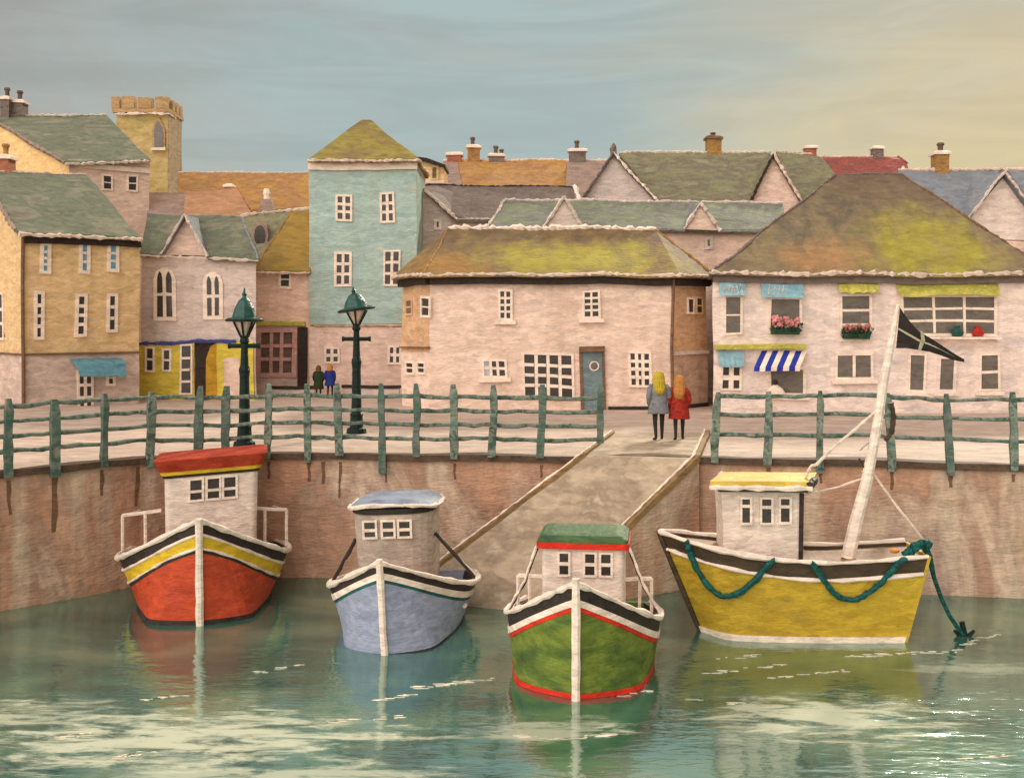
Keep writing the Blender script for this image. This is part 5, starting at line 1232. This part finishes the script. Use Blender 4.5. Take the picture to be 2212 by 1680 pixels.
# green ropes slung along the yellow side
RZ = Matrix.Translation(YB.location) @ Matrix.Rotation(R(-93), 4, 'Z')
def on_side(u, v):
    """point on the outside of the yellow hull seen at (u, v)"""
    best = None
    for i in range(121):
        q = .03 + .97 * i / 120
        for j in range(61):
            z = .1 + (YZ(q) - .1) * j / 60; w = RZ @ YH.P(q, 1, z, -.07)
            e_ = (CU + F0 * w.x / w.y - u) ** 2 + (HV - F0 * (w.z - EYE) / w.y - v) ** 2
            if best is None or e_ < best[0]: best = (e_, w)
    return best[1]
def swag(uvs, label, r=.06):
    pts = [on_side(u, v) for u, v in uvs]; fine = []
    for i in range(len(pts) - 1):      # smooth curve through the points
        p0, p1, p2, p3 = pts[max(i - 1, 0)], pts[i], pts[i + 1], pts[min(i + 2, len(pts) - 1)]
        for k in range(5):
            s_ = k / 5; fine.append(.5 * ((2 * p1) + (p2 - p0) * s_ + (2 * p0 - 5 * p1 + 4 * p2 - p3) * s_ ** 2 + (3 * p1 - p0 - 3 * p2 + p3) * s_ ** 3))
    fine.append(pts[-1]); mb = MB(); mb.tube(jit(fine, .012), [r * random.uniform(.8, 1.2) for _ in fine], 8)
    c = sum(pts, Vector()) / len(pts); o = mb.build('hanging_rope', M['rope'], None, org=Vector((c.x, c.y, min(p.z for p in pts))), warp=False); tag(o, label, 'rope', 'ropes slung along the yellow hull')
swag([(1484, 1160), (1490, 1190), (1505, 1228), (1530, 1265), (1558, 1288), (1590, 1284), (1625, 1256), (1655, 1225), (1676, 1196)], 'teal rope looped over the bow half of the yellow hull')
swag([(1752, 1200), (1765, 1228), (1785, 1262), (1812, 1287), (1843, 1296), (1878, 1278), (1912, 1248), (1938, 1218), (1955, 1195)], 'teal rope looped over the stern half of the yellow hull')
# anchor rope from the stern with its knot, and the anchor in the water
c = W(1985, 1186, 21.9); o = thing('anchor_line', W(2085, 1372, 22.1), 'dark teal anchor rope hanging from the yellow boat stern into the water', 'anchor rope')
mb = MB()
for a in range(9): mb.blob(W(1955 + a * 6 + uf(3), 1192 - 2.0 * a + uf(7), 21.75 + uf(.08)), random.uniform(.06, .1), jit=.3)
mb.build('knot', M['rope'], o, warp=False)
pts = [W(u, v, Y) for u, v, Y in ((1996, 1180, 21.8), (2006, 1200, 21.85), (2018, 1245, 21.95), (2032, 1290, 22.0), (2050, 1330, 22.05), (2068, 1356, 22.1), (2083, 1372, 22.1))]
mb = MB(); mb.tube(jit(pts, .015), [.07, .06, .045, .04, .04, .045, .05], 7); mb.build('rope', M['rope'], o, warp=False)
mb = MB(); c = W(2083, 1370, 22.1)
mb.tube([c + Vector((-.2, 0, .08)), c + Vector((-.08, 0, -.03)), c + Vector((0, 0, -.06)), c + Vector((.08, 0, -.03)), c + Vector((.2, 0, .08))], [.03, .05, .06, .05, .03], 7); mb.tube([c + Vector((-.05, 0, .25)), c + Vector((.02, 0, -.05))], .055, 7)
mb.build('anchor', M['lamp_dark'], o, warp=False)
c = W(1936, 1194, 21.75); mb = MB(); mb.blob(c + Vector((0, .1, .02)),   .065, 1.5, 1, .7, jit=.05, nu=12, nv=8); fo = mb.build('float', M['orange'], None, org=c, warp=False); tag(fo, 'small orange float lying at the stern of the yellow boat', 'float')

# ================================================================ water
def water_mat():
    m = bpy.data.materials.new('harbour water'); m.use_nodes = True; nt = m.node_tree; N = nt.nodes; L = nt.links; b = N['Principled BSDF']
    tc = N.new('ShaderNodeTexCoord')
    def noise_(scale, st, det=5, dist=.6, rot=0.0):
        mp = N.new('ShaderNodeMapping'); mp.inputs['Scale'].default_value = st; mp.inputs['Rotation'].default_value = (0, 0, rot); L.new(tc.outputs['Object'], mp.inputs[0])
        n = N.new('ShaderNodeTexNoise'); n.inputs['Scale'].default_value = scale; n.inputs['Detail'].default_value = det; n.inputs['Distortion'].default_value = dist; L.new(mp.outputs[0], n.inputs['Vector']); return n
    n1 = noise_(.32, (1, 1.7, 1), 7, .5)
    rp = N.new('ShaderNodeValToRGB'); el = rp.color_ramp.elements; el[0].position = .33; el[0].color = lin('1f4844'); el[1].position = .68; el[1].color = lin('6f8470')
    e = el.new(.46); e.color = lin('325e56'); e = el.new(.57); e.color = lin('4c7262')
    L.new(n1.outputs['Fac'], rp.inputs[0]); col = rp.outputs[0]
    # pale ragged patches painted into the water colour for bright sky reflections
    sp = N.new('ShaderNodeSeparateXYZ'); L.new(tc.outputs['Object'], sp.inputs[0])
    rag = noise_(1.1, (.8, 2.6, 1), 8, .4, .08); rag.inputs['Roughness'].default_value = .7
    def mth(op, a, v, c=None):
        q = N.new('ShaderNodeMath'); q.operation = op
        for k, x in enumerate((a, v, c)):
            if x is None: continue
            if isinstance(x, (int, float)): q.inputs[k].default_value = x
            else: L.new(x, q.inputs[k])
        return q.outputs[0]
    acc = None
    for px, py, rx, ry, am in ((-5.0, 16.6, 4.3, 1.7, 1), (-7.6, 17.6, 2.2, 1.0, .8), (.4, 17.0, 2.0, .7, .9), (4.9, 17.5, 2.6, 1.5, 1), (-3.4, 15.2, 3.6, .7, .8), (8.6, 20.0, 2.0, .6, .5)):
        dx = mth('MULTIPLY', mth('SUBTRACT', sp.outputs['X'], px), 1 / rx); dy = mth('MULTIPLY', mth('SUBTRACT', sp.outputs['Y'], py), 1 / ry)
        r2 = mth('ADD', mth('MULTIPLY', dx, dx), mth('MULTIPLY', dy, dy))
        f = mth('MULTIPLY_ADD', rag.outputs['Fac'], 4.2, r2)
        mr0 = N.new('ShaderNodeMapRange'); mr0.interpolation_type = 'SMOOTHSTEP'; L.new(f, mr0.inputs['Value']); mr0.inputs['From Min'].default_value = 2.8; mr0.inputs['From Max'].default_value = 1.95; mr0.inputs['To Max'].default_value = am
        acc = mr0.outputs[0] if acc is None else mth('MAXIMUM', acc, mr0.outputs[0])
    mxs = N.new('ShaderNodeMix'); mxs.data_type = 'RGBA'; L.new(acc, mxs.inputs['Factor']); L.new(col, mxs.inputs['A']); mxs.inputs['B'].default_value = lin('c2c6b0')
    L.new(mxs.outputs['Result'], b.inputs['Base Color'])
    b.inputs['Roughness'].default_value = .5; b.inputs['Specular IOR Level'].default_value = .0
    # ruffled and calm patches
    nm = noise_(.2, (1, 1.5, 1), 4, .8); mr = N.new('ShaderNodeMapRange'); mr.inputs['From Min'].default_value = .42; mr.inputs['From Max'].default_value = .62; mr.inputs['To Min'].default_value = .14; mr.inputs['To Max'].default_value = .29
    L.new(nm.outputs['Fac'], mr.inputs['Value'])
    na = noise_(.8, (1, 2.4, 1), 3, .3, .06); nb = noise_(3.2, (1, 2.6, 1), 4, .3, -.05)
    mx = N.new('ShaderNodeMath'); mx.operation = 'MULTIPLY_ADD'; mx.inputs[1].default_value = .3; L.new(nb.outputs['Fac'], mx.inputs[0]); L.new(na.outputs['Fac'], mx.inputs[2])
    bu = N.new('ShaderNodeBump'); bu.inputs['Distance'].default_value = .11; L.new(mr.outputs[0], bu.inputs['Strength']); L.new(mx.outputs[0], bu.inputs['Height'])
    L.new(bu.outputs[0], b.inputs['Normal'])
    gl = N.new('ShaderNodeBsdfGlossy'); gl.inputs['Roughness'].default_value = .07; gl.inputs['Color'].default_value = (.84, .98, .9, 1); L.new(bu.outputs[0], gl.inputs['Normal'])
    ms = N.new('ShaderNodeMixShader'); fr = N.new('ShaderNodeFresnel'); fr.inputs['IOR'].default_value = 6.0; L.new(bu.outputs[0], fr.inputs['Normal'])
    L.new(mth('MULTIPLY_ADD', acc, -.3, fr.outputs[0]), ms.inputs[0]); L.new(b.outputs[0], ms.inputs[1]); L.new(gl.outputs[0], ms.inputs[2]); L.new(ms.outputs[0], N['Material Output'].inputs['Surface'])
    return m
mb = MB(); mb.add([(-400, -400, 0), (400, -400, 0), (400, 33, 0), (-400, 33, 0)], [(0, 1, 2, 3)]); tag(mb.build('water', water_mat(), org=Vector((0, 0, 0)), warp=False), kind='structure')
# cream flecks modelled to stand for sparkle lines on the water
M['sparkle_flecks'] = mat('sparkle_flecks', ['d8cab4', 'e4d8c2', 'ccc4b0'], scale=6, bump=.3)
mb = MB()
def fleck(u, v, a, b_):
    Y = F0 * EYE / (v - HV); c = W(u, v, Y); n = 7
    mb.prism([Vector((c.x + a * math.cos(2 * math.pi * k / n) * random.uniform(.6, 1.2), c.y + b_ * math.sin(2 * math.pi * k / n) * random.uniform(.6, 1.2), .004)) for k in range(n)], (0, 0, .006))
for (u0, v0, u1, v1, n) in ((905, 1485, 1062, 1466, 26), (800, 1512, 900, 1500, 14), (560, 1452, 660, 1432, 10), (1830, 1418, 2075, 1406, 34), (1660, 1464, 1830, 1448, 16), (1520, 1455, 1700, 1435, 14), (1540, 1425, 1640, 1415, 10), (1240, 1596, 1330, 1584, 12), (1120, 1590, 1230, 1596, 10), (2080, 1392, 2172, 1366, 16), (120, 1596, 200, 1584, 12), (300, 1512, 420, 1500, 10), (700, 1560, 900, 1545, 12), (1340, 1505, 1420, 1490, 6), (240, 1640, 330, 1622, 12), (2080, 1640, 2200, 1628, 10), (1480, 1512, 1600, 1520, 8)):
    for k in range(n):
        f = random.random(); fleck(u0 + (u1 - u0) * f + uf(4), v0 + (v1 - v0) * f + uf(3), random.uniform(.02, .15), random.uniform(.008, .022))
tag(mb.build('sparkle_flecks', M['sparkle_flecks'], warp=False), 'scattered flecks and streaks of cream painted sparkle on the teal water', 'sparkle_flecks', None, 'stuff')

# ================================================================ camera, sky, sun
cam = bpy.data.cameras.new('camera'); co = bpy.data.objects.new('camera', cam); COL.objects.link(co); S.camera = co
co.location = (0, 0, EYE); co.rotation_euler = (R(90), 0, 0)
cam.sensor_fit = 'HORIZONTAL'; cam.sensor_width = 36; cam.lens = 36 * F0 / 2212; cam.shift_y = -(840 - HV) / 2212; cam.clip_end = 6000; cam.clip_start = .1
SUN_EL, SUN_AZ = R(31), R(23)     # low behind the town, a little to the right
sd = bpy.data.lights.new('sun', 'SUN'); so = bpy.data.objects.new('sun', sd); COL.objects.link(so); sd.energy = 3.2; sd.angle = R(6); sd.color = (1, .9, .72)
dirn = Vector((math.sin(SUN_AZ) * math.cos(SUN_EL), math.cos(SUN_AZ) * math.cos(SUN_EL), math.sin(SUN_EL)))
so.rotation_euler = (-dirn).to_track_quat('-Z', 'Y').to_euler(); so.location = (10, 60, 40)
w = bpy.data.worlds.new('World'); S.world = w; w.use_nodes = True; nt = w.node_tree; N = nt.nodes; L = nt.links; bg = N['Background']
sky = N.new('ShaderNodeTexSky'); sky.sky_type = 'NISHITA'; sky.sun_disc = False; sky.sun_elevation = SUN_EL; sky.sun_rotation = SUN_AZ
tc = N.new('ShaderNodeTexCoord'); sp = N.new('ShaderNodeSeparateXYZ'); L.new(tc.outputs['Generated'], sp.inputs[0])
def math_(op, a, b_=None, c=None):
    n = N.new('ShaderNodeMath'); n.operation = op
    for i, x in enumerate((a, b_, c)):
        if x is None: continue
        if isinstance(x, (int, float)): n.inputs[i].default_value = x
        else: L.new(x, n.inputs[i])
    return n.outputs[0]
def rng(x, a, b_, c=0.0, d=1.0):
    n = N.new('ShaderNodeMapRange'); n.interpolation_type = 'SMOOTHSTEP'; L.new(x, n.inputs['Value'])
    for k, q in zip(('From Min', 'From Max', 'To Min', 'To Max'), (a, b_, c, d)): n.inputs[k].default_value = q
    return n.outputs[0]
def mixc(f, a, b_, mode='MIX'):
    n = N.new('ShaderNodeMix'); n.data_type = 'RGBA'; n.blend_type = mode
    if isinstance(f, (int, float)): n.inputs['Factor'].default_value = f
    else: L.new(f, n.inputs['Factor'])
    for k, x in (('A', a), ('B', b_)):
        if isinstance(x, tuple): n.inputs[k].default_value = x
        else: L.new(x, n.inputs[k])
    return n.outputs['Result']
def nz(scale, st, rot, det=5, dist=.8):
    mp = N.new('ShaderNodeMapping'); mp.inputs['Scale'].default_value = st; mp.inputs['Rotation'].default_value = rot; L.new(tc.outputs['Generated'], mp.inputs[0])
    n = N.new('ShaderNodeTexNoise'); n.inputs['Scale'].default_value = scale; n.inputs['Detail'].default_value = det; n.inputs['Distortion'].default_value = dist; n.inputs['Roughness'].default_value = .6; L.new(mp.outputs[0], n.inputs['Vector']); return n.outputs['Fac']
X, Y_, Z = sp.outputs['X'], sp.outputs['Y'], sp.outputs['Z']
c1 = nz(2.6, (1, 1, 2.6), (0, R(-14), 0)); c2 = nz(6.5, (.6, 1, 4.5), (0, R(-18), 0), 6); c3 = nz(1.7, (1, 1, 2), (0, R(-10), 0))
blue = lin('acbab6', 1); base = mixc(rng(c1, .42, .68), blue, lin('b2ada3', 1))
base = mixc(math_('MULTIPLY', rng(c3, .45, .6), .5), base, lin('a4babb', 1))
base = mixc(math_('MULTIPLY', rng(math_('ADD', math_('MULTIPLY_ADD', Z, 1.1, math_('MULTIPLY', X, -1.0)), math_('MULTIPLY', c1, .3)), .55, .9), .75), base, lin('a69a92', 1))
cream = math_('ADD', X, math_('MULTIPLY', c1, .35)); base = mixc(math_('MULTIPLY', rng(cream, .2, .5), .75), base, lin('c0bfac', 1))
yl = math_('ADD', math_('MULTIPLY_ADD', Z, -1.9, X), math_('MULTIPLY', math_('SUBTRACT', c1, .5), .4)); base = mixc(math_('MULTIPLY', rng(yl, -.26, .1), .92), base, mixc(rng(c3, .4, .6), lin('d9cc88', 1), lin('d6c49c', 1)))
st = rng(c2, .36, .66, .945, 1.06); base = mixc(1.0, base, st, 'MULTIPLY')
skyc = mixc(1.0, sky.outputs[0], (.07, .07, .07, 1), 'MULTIPLY')
front = mixc(.95, skyc, base)
# added key light: warm bright lobe in the unseen sky behind left, dimmer fill around
k0 = rng(math_('MULTIPLY', Y_, -1.0), -.35, .5)
dt = math_('ADD', math_('ADD', math_('MULTIPLY', X, -.52), math_('MULTIPLY', Y_, -.68)), math_('MULTIPLY', Z, .52))
k1 = rng(dt, .42, .98)
back = mixc(k0, front, mixc(rng(c3, .35, .65), (.42, .37, .32, 1), (.36, .33, .29, 1)))
col = mixc(k1, back, (2.75, 2.44, 2.18, 1))
L.new(col, bg.inputs['Color']); bg.inputs['Strength'].default_value = 1.0
S.view_settings.view_transform = 'Standard'; S.view_settings.look = 'None'; S.view_settings.exposure = 0; S.view_settings.gamma = 1
